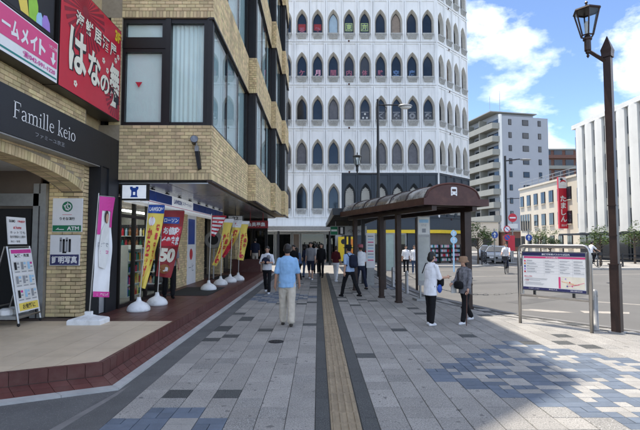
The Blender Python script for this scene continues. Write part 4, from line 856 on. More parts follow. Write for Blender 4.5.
for k in range(7): bb.ell((-.37 + k * .123, -.19, .60), (.045, .04, .055), 6, 4); bb.ell((-.31 + k * .103, -.155, .48), (.035, .035, .06), 6, 4); bb.ell((-.28 + k * .093, -.12, .36), (.03, .03, .05), 6, 4)
BALC = mesh('balconet', bb, 'facade_stone')
M['rose'] = mat('rose', (.36, .12, .18), .6); M['blue_print'] = mat('blue_print', (.12, .22, .42), .6); M['pale_lime'] = mat('pale_lime', (.42, .55, .22), .6)
KAN = {(4, 0): ('英', 'rose'), (4, 1): ('数', 'rose'), (4, 3): ('東', 'pale_lime'), (4, 4): ('京', 'pale_lime'), (3, 0): ('ヶ', 'rose'), (3, 1): ('月', 'pale_pink'), (3, 2): ('間', 'rose'), (3, 3): ('内', 'rose'), (3, 4): ('体', 'rose'), (3, 5): ('験', 'rose'), (3, 6): ('空', 'blue_print'), (3, 7): ('席', 'blue_print'), (2, 4): ('∴', 'offwhite'), (2, 5): ('く', 'grey_ink'), (2, 6): ('※', 'grey_ink'), (2, 7): ('◎', 'grey_ink'), (2, 8): ('※', 'grey_ink')}
def cell(row, c, base, ang, col, far=False):
    mt = 'slate' if row == 0 and (col is None or col >= 3) else 'facade_white'
    loc = Vector((base[0], base[1], Z0 + row * CH)); o = piece('facade_panel', CELL[mt], loc, WB, ang)
    w = bpy.data.objects.new('window', FRM); COL.objects.link(w); w.parent = o
    kan = KAN.get((row, col)); rr = random.random()
    kind = 'louvre' if mt == 'slate' else 'dark_glass' if kan or rr < .74 else 'grey_curtain' if rr < .93 else 'tan_curtain'
    if (row, col) == (4, 2): kind = 'pale_pane'
    if row in (0, 1) and mt != 'slate': kind = 'grey_curtain' if rr < .55 else 'dark_glass'
    pn = bpy.data.objects.new('pane', PANE[kind]); COL.objects.link(pn); pn.parent = o
    if mt != 'slate' or True: bl = bpy.data.objects.new('balconet', BALC); COL.objects.link(bl); bl.parent = o
    if kan:
        p = MB(); fn = pl((0, .335, .85), (1, 0, 0), (0, 0, 1), off=.012); f0 = pl((0, .335, .85), (1, 0, 0), (0, 0, 1), off=.006)
        if kan[1] == 'pale_lime': quad(p, f0, -.31, .25, .31, .95, 0); quad(p, pl((0, .335, .85), (1, 0, 0), (0, 0, 1), off=.009), -.25, .31, .25, .89, 1)
        text(p, kan[0], fn, -.24, .08 if kan[1] != 'pale_lime' else .33, .24, .58 if kan[1] != 'pale_lime' else .87, 0, .03)
        if row == 4 and kan[1] == 'rose': quad(p, f0, -.31, .3, .31, .85, 1); 
        lp = obj('window_print', p, [kan[1], 'navy' if kan[1] == 'pale_lime' else 'deep_red'], o, local=True)
        if row == 2: m1 = MB(); quad(m1, f0, -.3, .62, .3, .68, 0); obj('film', m1, 'grey_ink', o, local=True)
for row in range(6):
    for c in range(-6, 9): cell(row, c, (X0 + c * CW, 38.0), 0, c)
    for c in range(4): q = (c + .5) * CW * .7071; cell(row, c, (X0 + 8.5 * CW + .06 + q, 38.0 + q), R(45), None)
xr = X0 + 8.5 * CW + .06; e = 4 * CW * .7071; xl = X0 - 6.5 * CW
b = MB(); b.prism([(xl, 38.42), (xr - .1, 38.42), (xr + e - .2, 38.2 + e + .2), (xr + e - .2, 62), (xl, 62)], .0, Z0 + 6 * CH + 1.2); obj('core', b, 'facade_white', WB)
b = MB(); b.prism([(xl, 37.93), (xr, 37.93), (xr, 38.4), (xl, 38.4)], Z0 + 6 * CH, Z0 + 6 * CH + 1.3); obj('parapet', b, 'facade_white', WB)
b = MB(); b.box(xr - .10, xr + .06, 37.96, 38.4, Z0, Z0 + 6 * CH); obj('corner_post', b, 'facade_white', WB)
for row in range(6):
    for xx in (2.6,): b = MB(); b.lathe([(.07, 0), (.09, .05), (.03, .09)], n=10); b.xf(Matrix.Translation((xx, 37.96, Z0 + row * CH + .06)) @ Matrix.Rotation(R(90), 4, 'X')); obj('vent', b, 'maroon', WB)
    b = MB(); b.lathe([(.07, 0), (.09, .05), (.03, .09)], n=10); b.xf(Matrix.Translation((xr + 1.4, 39.38, Z0 + row * CH - .1)) @ Matrix.Rotation(R(45), 4, 'Z') @ Matrix.Rotation(R(90), 4, 'X')); obj('vent', b, 'maroon', WB)
M['apt_dark0'] = mat('apt_dark0', (.05, .045, .04), .8)
# street level of that building
xs = X0 + 2.5 * CW
b = MB(); b.box(xl, xs, 38.02, 38.4, 2.9, Z0); obj('fascia_wall', b, 'facade_white', WB)
b = MB(); b.box(xs + .01, xr + .06, 38.02, 38.4, 2.72, Z0); b.box(xs + .01, 4.4, 38.02, 38.4, 0, 2.45); b.box(7.4, 9.0, 38.02, 38.4, 0, 2.45); obj('slate_wall', b, 'slate', WB)
b = MB(); b.prism([(xr + .06, 38.02), (xr + .06 + e, 38.02 + e), (xr + e - .3, 38.4 + e), (xr - .3, 38.4)], 2.72, Z0); obj('slate_wall', b, 'slate', WB)
b = MB(); b.box(xs + .01, xr + .08, 37.90, 38.41, 2.45, 2.72); b.prism([(xr + .08, 37.9), (xr + .1 + e, 37.9 + e), (xr + e - .3, 38.4 + e), (xr - .3, 38.4)], 2.45, 2.718); obj('yellow_band', b, 'yellow', WB)
b = MB(); b.box(-5.4, 1.3, 34.6, 38.0, 2.55, 2.95); obj('canopy', b, 'facade_white', WB)
b = MB(); b.box(-5.4, 1.3, 34.57, 34.6, 2.60, 2.90); obj('canopy_edge', b, 'steel_dull', WB)
for xx in (-3.0, .9): b = MB(); b.tube([(xx, 34.9, 0), (xx, 34.9, 2.55)], .09, 10); obj('canopy_post', b, 'charcoal', WB)
for k, (xa, xb, mt) in enumerate(((-4.8, -3.6, 'glass_dark'), (-3.5, -2.2, 'glass_dark'), (-2.1, -1.5, 'dim_wall'), (-1.4, .55, 'glass_dark'), (.6, 1.5, 'glass_dark'), (4.5, 7.3, 'glass_dark'))):
    b = MB(); b.box(xa, xb, 38.1, 38.14, .02, 2.42); o = obj('shopfront', b, mt, WB); f = MB(); f.box(xa, xa + .07, 38.04, 38.1, 0, 2.44); f.box(xb - .07, xb, 38.04, 38.1, 0, 2.44); f.box(xa + .07, xb - .07, 38.04, 38.1, 2.36, 2.44); obj('frame', f, 'steel_dull', o)
    if 'glass' in mt: f = MB(); f.box(xa + .1, xb - .1, 38.3, 38.32, .1, 2.3); obj('interior', f, 'apt_dark0', o)
b = MB(); b.prism([(9.05, 38.3), (xr, 38.3), (xr + e, 38.3 + e), (xr + e, 38.38 + e), (xr - .1, 38.38), (9.05, 38.38)], 0, 2.45); obj('shop_back', b, 'dim_wall', WB)
t = thing('wall_poster', (2.35, 37.95, .1), 'large yellow poster on the wall below the white canopy end', 'poster')
b = MB(); b.box(1.66, 3.15, 37.93, 38.01, .15, 2.15); obj('board', b, 'yellow', t); p = MB(); fn = facey(1.66, 37.93, .15); disc(p, fn, .45, 1.6, .22, 0); disc(p, fn, 1.1, .7, .3, 1); text(p, '夏', fn, .8, 1.2, 1.35, 1.8, 1, .03); obj('print', p, ['ink', 'orange'], t)
for k, xx in enumerate((9.3, 10.4, 11.5)):
    dx = max(0, xx - xr); t = thing('goods_rack', (xx, 37.3 + dx, 0), ['left goods rack of coloured bottles outside the corner drugstore', 'middle goods rack of coloured bottles outside the corner drugstore', 'right goods rack of coloured bottles outside the corner drugstore'][k], 'rack', 'racks outside the drugstore')
    m1 = MB(); m1.box(-.45, -.42, -.2, .2, 0, 1.5); m1.box(.42, .45, -.2, .2, 0, 1.5)
    for q in range(4): m1.box(-.42, .42, -.2, .2, .15 + q * .36, .18 + q * .36)
    m1.box(-.42, .42, .17, .2, .18, 1.5); obj('frame', m1, 'black_metal', t, local=True); cs = ['white', 'teal', 'pale_pink', 'sky_blue', 'red', 'offwhite']; g_ = {}
    for q in range(4):
        for j in range(8): g_.setdefault(random.choice(cs), MB()).lathe([(.04, 0), (.045, .16), (.02, .2), (.02, .24)], (-.36 + j * .103, -.08, .181 + q * .36), 7)
    for c, m1 in g_.items(): obj('bottles', m1, c, t, local=True, kind='stuff')
# ================================================================== bus shelter with barrel roof
TH = R(17); SHL = thing('bus_shelter', (2.65, 11.45, 0), 'brown bus shelter with barrel roof and bus emblem on its end', 'bus shelter', rz=TH)
LN = 6.2; WD = 1.92
def part(nm, mb_, mt, par=SHL, smooth=False): return obj(nm, mb_, mt, par, local=True, smooth=smooth)
b = MB(); b.box(0, WD, 0, .08, 2.71, 2.89); part('front_fascia', b, 'maroon'); b = MB(); b.box(0, .08, .083, LN - .083, 2.71, 2.888); part('side_fascia', b, 'maroon'); b = MB(); b.box(WD - .08, WD, .083, LN - .083, 2.71, 2.888); part('side_fascia', b, 'maroon'); b = MB(); b.box(0, WD, LN - .08, LN, 2.71, 2.89); part('rear_fascia', b, 'maroon')
AC = [(.06 + 1.60 * k / 16, 2.892 + .375 * math.sqrt(max(0, 1 - (k / 8 - 1) ** 2)) ** 1.0) for k in range(17)]
b = MB(); b.slab([(x_, z_) for x_, z_ in AC], Matrix(((1, 0, 0, 0), (0, 0, -1, .07), (0, 1, 0, 0), (0, 0, 0, 1))), .05); part('gable', b, 'maroon'); b = MB(); b.slab([(x_, z_) for x_, z_ in AC], Matrix(((1, 0, 0, 0), (0, 0, -1, LN - .03), (0, 1, 0, 0), (0, 0, 0, 1))), .04); part('gable', b, 'maroon')
for s in range(6):
    y0, y1 = .08 + s * 1.01, .08 + (s + 1) * 1.01 - .004; b = MB()
    b.add([(x_, y0, z_ + .004) for x_, z_ in AC] + [(x_, y1, z_ + .004) for x_, z_ in AC] + [(x_, y0, z_ - .02) for x_, z_ in AC] + [(x_, y1, z_ - .02) for x_, z_ in AC], [(k, k + 1, 18 + k, 17 + k) for k in range(16)] + [(35 + k, 34 + k, 51 + k, 52 + k) for k in range(16)]); part('roof_sheet', b, 'roof_skin', smooth=True)
    b = MB(); b.tube([(x_, y0, z_ + .012) for x_, z_ in AC], .022, 6); part('roof_rib', b, 'brown_metal')
rim = MB(); rim.tube([(x_, .03, z_ + .004) for x_, z_ in AC], .03, 6); part('gable_rim', rim, 'maroon')
b = MB(); b.box(1.67, WD - .085, .09, LN - .09, 2.86, 2.88); part('gutter', b, 'brown_metal')
b = MB(); b.box(.09, WD - .09, .09, LN - .09, 2.76, 2.79); part('ceiling', b, 'brown_metal')
for k in range(9): b = MB(); b.box(.1, WD - .1, .4 + k * .65, .46 + k * .65, 2.70, 2.757); part('rafter', b, 'brown_metal')
b = MB(); b.box(.28, .42, .1, LN - .1, 2.58, 2.70); part('beam', b, 'brown_metal'); b = MB(); b.box(1.48, 1.62, .1, LN - .1, 2.58, 2.70); part('beam', b, 'brown_metal')
for (x_, y_, w_) in ((.35, 2.12, .068), (.37, 3.35, .065), (.37, 5.6, .065), (1.55, .50, .10), (1.55, 5.7, .07)):
    b = MB(); b.box(x_ - w_, x_ + w_, y_ - w_, y_ + w_, 0, 2.58); po = part('post', b, 'brown_metal'); b = MB(); b.box(x_ - w_ - .02, x_ + w_ + .02, y_ - w_ - .02, y_ + w_ + .02, 0, .05); obj('foot', b, 'brown_metal', po, local=True); b = MB(); b.box(x_ - w_ - .008, x_ + w_ + .008, y_ - w_ - .008, y_ + w_ + .008, .62, .66); obj('band', b, 'brown_metal', po, local=True)
p = MB(); fn = pl((.88, .02, 3.02), (1, 0, 0), (0, 0, 1), off=.004); q = []
for cx, cz, a0 in ((.055, .13, 0), (-.055, .13, 90)):
    for k in range(5): a = R(a0 + k * 22.5); q.append((cx + .035 * math.cos(a), cz + .035 * math.sin(a)))
pgon(p, fn, q + [(-.09, .0), (-.09, -.06), (-.05, -.06), (-.05, -.035), (.05, -.035), (.05, -.06), (.09, -.06), (.09, 0)], 0); fn = pl((.88, .02, 3.02), (1, 0, 0), (0, 0, 1), off=.007); quad(p, fn, -.06, .05, .06, .11, 1); quad(p, fn, -.07, -.005, -.04, .015, 1); quad(p, fn, .04, -.005, .07, .015, 1); part('bus_emblem', p, ['white', 'maroon'])
b = MB(); b.tube([(1.62, .5, 2.55), (1.70, .5, 2.60), (1.78, .5, 2.68)], .035, 8); part('downpipe', b, 'brown_metal')
# long flat canopy further on
t = thing('walkway_canopy', (1.7, 17.6, 0), 'long flat black walkway canopy behind the barrel roofed shelter', 'canopy')
b = MB(); b.box(.60, 2.75, 17.7, 33.2, 2.90, 3.02); obj('roof', b, 'black_metal', t); b = MB(); b.box(.56, .62, 17.66, 33.24, 2.80, 3.06); obj('edge', b, 'black_metal', t); b = MB(); b.box(2.73, 2.79, 17.66, 33.24, 2.80, 3.06); obj('edge', b, 'black_metal', t); b = MB(); b.box(.62, 2.73, 17.66, 17.72, 2.80, 3.06); obj('edge', b, 'black_metal', t)
for k in range(18): b = MB(); b.box(.62, 2.73, 18.2 + k * .85, 18.27 + k * .85, 2.80, 2.898); obj('rafter', b, 'black_metal', t)
for k in range(4): b = MB(); b.box(1.85, 2.0, 19.6 + k * 4.2, 19.75 + k * 4.2, 0, 2.80); obj('post', b, 'black_metal', t)
t = thing('stop_number_sign', (1.5, 24, 2.1), 'hanging bus stop sign with number 1 below the black canopy', 'sign')
b = MB(); b.box(.64, 2.55, 24, 24.08, 2.10, 2.58); b.box(.9, .94, 24.02, 24.06, 2.58, 2.82); b.box(2.3, 2.34, 24.02, 24.06, 2.58, 2.82); obj('board', b, 'steel_dull', t)
p = MB(); fn = facey(.64, 24, 2.1); quad(p, fn, .02, .03, .38, .45, 0); quad(p, fn, .42, .03, .76, .45, 1); fn2 = facey(.64, 24, 2.1, .008); quad(p, fn2, .05, .2, .35, .3, 2); text(p, '1', fn2, .53, .08, .66, .41, 2, .05); text(p, 'バスのりば', fn2, .9, .14, 1.75, .3, 1, .02); obj('print', p, ['green', 'ink', 'white'], t)
# notice panels near the posts
t = thing('timetable_board', (2.12, 18.6, 0), 'narrow white timetable board standing under the canopy', 'sign')
b = MB(); b.box(1.95, 2.3, 18.6, 18.68, .72, 2.12); obj('panel', b, 'white', t); b = MB(); b.box(1.98, 2.27, 18.62, 18.66, 0, .72); obj('foot', b, 'steel_dull', t)
p = MB(); fn = facey(1.95, 18.6, .72)
for k in range(9): quad(p, fn, .06, 1.25 - k * .12, .29, 1.29 - k * .12, k % 3)
obj('print', p, ['grey_ink', 'sky_blue', 'pink'], t)
t = thing('glass_screen', (2.9, 20.0, 0), 'pale green glass screen in a steel frame behind the shelter posts', 'screen')
b = MB(); b.box(2.72, 3.3, 20.0, 20.02, .55, 2.1); obj('pane', b, mat('pale_green', (.42, .52, .47), .2), t); b = MB(); b.box(2.68, 2.72, 19.98, 20.04, 0, 2.15); b.box(3.3, 3.34, 19.98, 20.04, 0, 2.15); b.box(2.72, 3.3, 19.98, 20.04, 2.1, 2.15); b.box(2.72, 3.3, 19.98, 20.04, .5, .55); obj('frame', b, 'steel_dull', t)
# bus stop pillar
t = thing('bus_stop_pillar', (3.24, 14.17, 0), 'tall grey bus stop pillar with white timetable behind the woman in white', 'bus stop', rz=R(8))
b = MB(); b.box(-.2, .2, -.06, .06, .45, 2.56); obj('body', b, 'steel_dull', t, local=True); b = MB(); b.box(-.14, -.09, -.03, .03, 0, .45); b.box(.09, .14, -.03, .03, 0, .45); obj('foot', b, 'steel_dull', t, local=True); b = MB(); b.box(-.235, -.203, -.07, .07, .3, 2.50); obj('edge_post', b, 'brown_metal', t, local=True); b = MB(); b.box(-.3, .3, -.2, .2, 0, .06); obj('plinth', b, 'steel_dull', t, local=True)
p = MB(); fn = pl((0, -.06, 0), (1, 0, 0), (0, 0, 1), off=.004); f2 = pl((0, -.06, 0), (1, 0, 0), (0, 0, 1), off=.008); quad(p, fn, -.18, 2.0, .18, 2.53, 0); quad(p, f2, -.15, 2.36, .15, 2.46, 1); text(p, 'のりば', f2, -.08, 2.25, .08, 2.32, 2); quad(p, f2, -.06, 2.06, .06, 2.18, 2); quad(p, fn, -.17, .6, .17, 1.92, 3)
obj('print', p, ['offwhite', 'sky_blue', 'grey_ink', mat('pillar_glass', (.46, .47, .44), .15)], t, local=True)
# ================================================================== bollards and chain
def bollard(x, y, h, label):
    t = thing('bollard', (x, y, 0), label, 'bollard', 'steel bollards along the bus bay kerb'); b = MB(); b.lathe([(.075, 0), (.075, .015), (.057, .02), (.057, h - .1), (.055, h - .05), (.045, h - .015), (.02, h)], n=16); obj('post', b, 'steel_dull', t, local=True, smooth=True); b = MB(); b.lathe([(.062, h - .14), (.062, h - .12)], n=16); obj('collar', b, 'steel', t, local=True); return t
BL = [(2.95, 18.2, .78, 'steel bollard seen between the two dark shelter posts, the far one'), (3.05, 15.9, .78, 'steel bollard right of the nearest left shelter post'), (4.56, 10.6, .72, 'steel bollard at the left foot of the map board'), (5.62, 9.40, .82, 'steel bollard behind the right leg of the map board'), (7.6, 7.0, .8, None)]
for q in (BL[0], BL[1], BL[3]): bollard(*q)
def chain(p0, p1, sag, label):
    t = thing('chain', (p0[0], p0[1], 0), label, 'chain'); n = 26; P = [Vector(p0).lerp(Vector(p1), k / n) - Vector((0, 0, sag * 4 * (k / n) * (1 - k / n))) for k in range(n + 1)]
    for k in range(n):
        d = (P[k + 1] - P[k]); m1 = MB(); c = (P[k] + P[k + 1]) / 2; L2 = d.length * .62; side = Vector((-d.y, d.x, 0)).normalized() * .014 if k % 2 else Vector((0, 0, .014)); dn = d.normalized()
        pts = [c + dn * L2 * math.cos(a) + side * math.sin(a) for a in [2 * math.pi * j / 8 for j in range(9)]]; m1.tube(pts, .005, 5); obj('link', m1, 'steel_dull', t)
chain((3.05, 15.9, .66), (4.44, 10.25, .66), .28, 'steel chain sagging from the map board leg towards the shelter')
chain((2.95, 18.2, .66), (3.05, 15.9, .66), .14, 'short steel chain between the two bollards behind the shelter posts')
# ================================================================== map board
t = thing('map_board', (4.45, 10.21, 0), 'steel framed bus information board with map, standing at the kerb', 'information board', rz=math.atan2(-1.10, .92)); LB = 1.434
b = MB(); pts = [(0, 0, 0), (0, 0, 1.56)] + [(.12 - .12 * math.cos(R(a)), 0, 1.58 + .12 * math.sin(R(a))) for a in (0, 30, 60, 90)] + [(LB - .12 + .12 * math.sin(R(a)), 0, 1.58 + .12 * math.cos(R(a))) for a in (0, 30, 60, 90)] + [(LB, 0, 1.56), (LB, 0, 0)]; b.tube(pts, .034, 10); obj('frame', b, 'steel', t, local=True, smooth=True)
b = MB(); pts2 = [(x_, .13, z_ - .0) for x_, y_, z_ in pts]; b.tube([(x_, .13, z_ + .01) for x_, z_ in ((0.02, .62), (0.02, 1.5), (.1, 1.66), (LB - .1, 1.66), (LB - .02, 1.5), (LB - .02, .62))], .025, 8); obj('rear_frame', b, 'steel', t, local=True)
b = MB(); b.tube([(0, 0, .62), (LB, 0, .62)], .027, 8); obj('rail', b, 'steel', t, local=True)
b = MB(); b.box(.06, LB - .06, .012, .075, .735, 1.575); obj('cabinet', b, 'steel', t, local=True)
for xx in (.32, LB - .32): b = MB(); b.box(xx - .02, xx + .02, .0, .05, .64, .735); obj('bracket', b, 'black_metal', t, local=True)
bw, bh = LB - .16, .80; fn = pl((.08, .012, .755), (1, 0, 0), (0, 0, 1), off=.003); f2 = pl((.08, .012, .755), (1, 0, 0), (0, 0, 1), off=.005); f3 = pl((.08, .012, .755), (1, 0, 0), (0, 0, 1), off=.007); p = MB()
quad(p, fn, 0, 0, bw, bh, 0); quad(p, f2, 0, bh - .075, bw, bh, 1); quad(p, f2, .03, bh - .125, bw, bh - .085, 2); quad(p, f2, 0, 0, bw, .055, 1); text(p, '高幡不動駅バスのりば案内', f3, .42, bh - .06, .98, bh - .018, 0, .03); text(p, 'のりば案内', f3, .5, bh - .118, .75, bh - .092, 0, .01)
for k in range(5):
    disc(p, f2, .05, bh - .185 - k * .058, .02, [2, 3, 4, 5, 6][k], 10); quad(p, f2, .02, bh - .213 - k * .058, bw - .02, bh - .211 - k * .058, 7)
    for x_ in (.09, .48, .78, 1.05): quad(p, f2, x_, bh - .19 - k * .058, x_ + random.uniform(.1, .24), bh - .182 - k * .058, 7); quad(p, f2, x_, bh - .172 - k * .058, x_ + random.uniform(.05, .2), bh - .166 - k * .058, 7)
for x_ in (.46, .76, 1.03): quad(p, f2, x_, .3, x_ + .002, bh - .14, 7)
text(p, '運賃のご案内', f2, .03, .27, .2, .295, 6, .02); text(p, 'ご注意', f2, .03, .185, .13, .21, 6, .02)
for k in range(3): quad(p, f2, .05, .243 - k * .022, .05 + random.uniform(.3, .5), .249 - k * .022, 7); quad(p, f2, .05, .155 - k * .022, .05 + random.uniform(.3, .45), .161 - k * .022, 7)
quad(p, f2, .75, .065, .79, .30, 2); quad(p, f2, .80, .07, bw - .02, .31, 9)
for k in range(6): a = random.uniform(-.9, .9); cx, cy = random.uniform(.88, 1.15), random.uniform(.12, .26); ribbon(p, f3, [(max(.81, cx - .12), cy - .05 * a), (min(bw - .03, cx + .12), cy + .05 * a)], .008, [0, 3, 2][k % 3])
for k in range(4): disc(p, pl((.08, .012, .755), (1, 0, 0), (0, 0, 1), off=.009), random.uniform(.85, 1.2), random.uniform(.1, .28), .014, [6, 4, 2, 5][k], 10)
text(p, 'バスロケーション', f3, .12, .018, .35, .04, 0, .01); text(p, '京王バス', f3, .55, .018, .72, .04, 0, .01); text(p, '042-599-0123', f3, .98, .018, 1.2, .04, 0, .01); obj('print', p, ['white', 'navy', 'pink', 'orange', 'blue', 'lavender', 'red', 'grey_ink', 'pale_yellow', 'cream'], t, local=True)
b = MB(); b.box(.075, LB - .075, .004, .0065, .75, 1.56); obj('cover_glass', b, glass('cover_glass', (1, 1, 1), 1.25), t, local=True)
# ================================================================== lamp posts
def lantern(par, c, h=.54, rt=.23, rb=.11, mt='brown_metal'):
    m1 = MB(); n = 6; A = [(c[0] + rb * math.cos(k * R(60)), c[1] + rb * math.sin(k * R(60)), c[2]) for k in range(n)]; Bt = [(c[0] + rt * math.cos(k * R(60)), c[1] + rt * math.sin(k * R(60)), c[2] + h * .82) for k in range(n)]
    for k in range(n): m1.tube([A[k], Bt[k]], .016, 5); m1.tube([A[k], A[(k + 1) % n]], .016, 5); m1.tube([Bt[k], Bt[(k + 1) % n]], .018, 5)
    ca = obj('lantern_cage', m1, mt, par, local=True)
    for k in range(n): m1 = MB(); m1.add([A[k], A[(k + 1) % n], Bt[(k + 1) % n], Bt[k]], [(0, 1, 2, 3)]); obj('pane', m1, M['lamp_glass'], ca, local=True)
    m1 = MB(); m1.lathe([(rt * 1.12, h * .82), (rt * 1.08, h * .87), (rt * .6, h * .93), (rt * .25, h * .97), (.03, h), (.02, h + .06), (.035, h + .08), (.005, h + .12)], c, 6); obj('lantern_cap', m1, mt, par, local=True)
    m1 = MB(); m1.lathe([(.05, -.32), (.065, -.30), (.065, -.10), (.09, -.08), (.09, -.05), (.05, -.03), (.06, 0)], c, 8); m1.lathe([(.005, -.46), (.03, -.42), (.02, -.38), (.045, -.35), (.045, -.32)], c, 8); obj('lantern_holder', m1, mt, par, local=True)
    m1 = MB(); m1.lathe([(.04, .02), (.045, .10), (.05, .25), (.03, .30)], c, 10); obj('bulb', m1, 'offwhite', par, local=True)
M['lamp_glass'] = glass('lamp_glass', (.86, .9, .9), 1.45)
t = thing('street_lamp', (5.90, 9.15, 0), 'tall dark brown square lamp post with a hexagonal lantern by the map board', 'street lamp', rz=R(-50))
b = MB(); b.box(-.068, .068, -.068, .068, 0, 5.55); obj('post', b, 'brown_metal', t, local=True)
b = MB(); b.box(-.102, .102, -.102, .102, 1.33, 1.355); b.box(-.084, .084, -.084, .084, .02, 1.33); obj('base_casing', b, 'brown_metal', t, local=True)
b = MB(); b.box(-.05, .05, -.0885, -.0845, .32, 1.2); obj('hatch', b, 'brown_metal', t, local=True); b = MB(); b.box(-.13, .13, -.13, .13, 0, .02); obj('base_plate', b, 'steel_dull', t, local=True)
for z_ in (1.9, 2.5): b = MB(); b.box(-.08, .08, -.08, .08, z_, z_ + .02); obj('band', b, 'brown_metal', t, local=True)
b = MB(); b.loft([[(s * .09, u * .09, 5.53) for s, u in ((-1, -1), (1, -1), (1, 1), (-1, 1))], [(s * .09, u * .09, 5.6) for s, u in ((-1, -1), (1, -1), (1, 1), (-1, 1))], [(s * .10, u * .10, 5.68) for s, u in ((-1, -1), (1, -1), (1, 1), (-1, 1))], [(s * .004, u * .004, 5.98) for s, u in ((-1, -1), (1, -1), (1, 1), (-1, 1))]]); obj('finial', b, 'brown_metal', t, local=True)
LO = Matrix.Rotation(R(50), 4, 'Z') @ Vector((-.40, -.0, 0))
b = MB(); b.tube([(0, 0, 5.42), (LO.x, LO.y, 5.68)], .045, 4); obj('arm', b, 'brown_metal', t, local=True); lantern(t, (LO.x, LO.y, 5.98), .62, .24, .115)
t = thing('street_lamp', (3.1, 23.5, 0), 'tall black street light rising behind the shelter with one long arm', 'street lamp')
b = MB(); b.tube([(0, 0, 0), (0, 0, 3.0), (0, 0, 9.15)], [.10, .085, .06], 10); obj('post', b, 'black_metal', t, local=True); b = MB(); b.tube([(0, 0, 8.85), (1.1, 0, 8.85)], .035, 8); b.tube([(.25, 0, 8.85), (.45, 0, 8.7), (.42, 0, 8.45)], .02, 6); obj('arm', b, 'black_metal', t, local=True); b = MB(); b.ell((1.42, 0, 8.80), (.38, .2, .10), 14, 8); obj('lamp_head', b, 'steel_dull', t, local=True, smooth=True); b = MB(); b.ell((1.45, 0, 8.74), (.30, .16, .11), 14, 8); obj('diffuser', b, 'offwhite', t, local=True, smooth=True)
b = MB(); b.tube([(0, 0, 5.25), (-1.08, 0, 5.25)], .03, 8); obj('lantern_arm', b, 'black_metal', t, local=True); b = MB(); b.tube([(-1.08, 0, 5.2), (-1.08, 0, 5.45)], .04, 8); obj('stem', b, 'black_metal', t, local=True); lantern(t, (-1.08, 0, 5.7), .55, .22, .11, 'black_metal')
# ================================================================== far buildings
def bld(nm, loc, lab, rz=0): return thing(nm, loc, lab, 'building', rz=rz)
M['bank_wall'] = mat('bank_wall', (.62, .56, .46), .8, 0, .05, .5, 0, .1, 20); M['apt_grey'] = mat('apt_grey', (.33, .35, .385), .7, 0, .04, .3); M['apt_rail'] = mat('apt_rail', (.27, .27, .24), .7, 0, .06, .5); M['apt_dark'] = mat('apt_dark', (.10, .10, .10), .7); M['brown_wall'] = mat('brown_wall', (.16, .08, .06), .8); M['fin_white'] = mat('fin_white', (.72, .72, .69), .7, 0, .05, .4, dirt_sheen=(.5, (.55, .55, .52), .4))
t = bld('office_building', (28, 41, 0), 'white office building with tall vertical panels and dark slits on the right')
b = MB(); b.box(28.5, 46, 33, 50, 0, 14.2); obj('core', b, 'dark_glass', t); b = MB(); b.box(28.05, 46, 32.7, 50.2, 14.05, 14.5); obj('roof_edge', b, 'fin_white', t)
for k in range(10):
    y0 = 33 + k * 1.7
    b = MB(); b.prism([(28.5, y0), (28.12, y0 + .06), (28.0, y0 + .55), (28.0, y0 + .8), (28.12, y0 + 1.22), (28.5, y0 + 1.28)], 2.7, 14.05); obj('facade_panel', b, 'fin_white', t)
    for z_ in range(4):
        b = MB(); b.box(28.32, 28.45, y0 + 1.30, y0 + 1.68, 3.2 + z_ * 2.8, 4.8 + z_ * 2.8); obj('window', b, 'dark_glass', t); b = MB(); b.box(28.36, 28.44, y0 + 1.30, y0 + 1.68, 4.85 + z_ * 2.8, 5.95 + z_ * 2.8); obj('spandrel', b, 'apt_rail', t)
b = MB(); b.box(28.2, 28.5, 33, 50, 2.5, 2.7); obj('ledge', b, 'fin_white', t)
for k in range(6): b = MB(); b.box(28.42, 28.499, 33.3 + k * 2.8, 35.6 + k * 2.8, .1, 2.4); obj('shopfront', b, 'dark_glass', t)
b = MB(); b.box(26.2, 28.2, 36, 50, 2.42, 2.58); obj('canopy', b, 'charcoal', t)
for k in range(4): b = MB(); b.box(26.3, 26.4, 36.2 + k * 4.4, 36.3 + k * 4.4, 0, 2.42); obj('canopy_post', b, 'charcoal', t)
t = bld('bank_building', (30, 60, 0), 'cream three storey bank building with rows of dark windows')
b = MB(); b.box(30, 46, 52.2, 68, 0, 9.3); obj('wall', b, 'bank_wall', t); b = MB(); b.box(29.85, 46, 52.2, 68.1, 9.3, 9.55); obj('cornice', b, 'bank_wall', t)
for k in range(7):
    for r_, zc in enumerate((7.5, 4.6, 1.7)):
        y = 54.6 + k * 2.1
        if r_ == 1 and k > 4: continue
        b = MB(); b.box(29.93, 29.999, y - .55, y + .55, zc - .75, zc + .8); o = obj('window', b, 'frame', t); b = MB(); b.box(29.90, 29.93, y - .47, y - .03, zc - .67, zc + .72); b.box(29.90, 29.93, y + .03, y + .47, zc - .67, zc + .72); obj('pane', b, 'dark_glass', o); b = MB(); b.box(29.80, 29.999, y - .6, y + .6, zc - .83, zc - .75); obj('sill', b, 'bank_wall', o)
b = MB(); b.box(29.9, 29.999, 64.6, 67.6, 3.3, 5.6); o = obj('window', b, 'dark_glass', t)
for k in range(5): b = MB(); b.box(29.84, 29.9, 64.6 + k * .74, 64.68 + k * .74, 3.3, 5.6); obj('mullion', b, 'bank_wall', o)
for k in range(9): b = MB(); b.box(29.9, 29.95, 52.4 + k * 1.9, 52.45 + k * 1.9, 9.55, 10.4); obj('rail_post', b, 'steel_dull', t)
for z_ in (9.9, 10.35): b = MB(); b.box(29.9, 29.94, 52.4, 67.6, z_, z_ + .05); obj('rail', b, 'steel_dull', t)
t = thing('bank_sign', (29.5, 55, 3.3), 'tall red vertical sign with white lettering on the cream bank', 'sign')
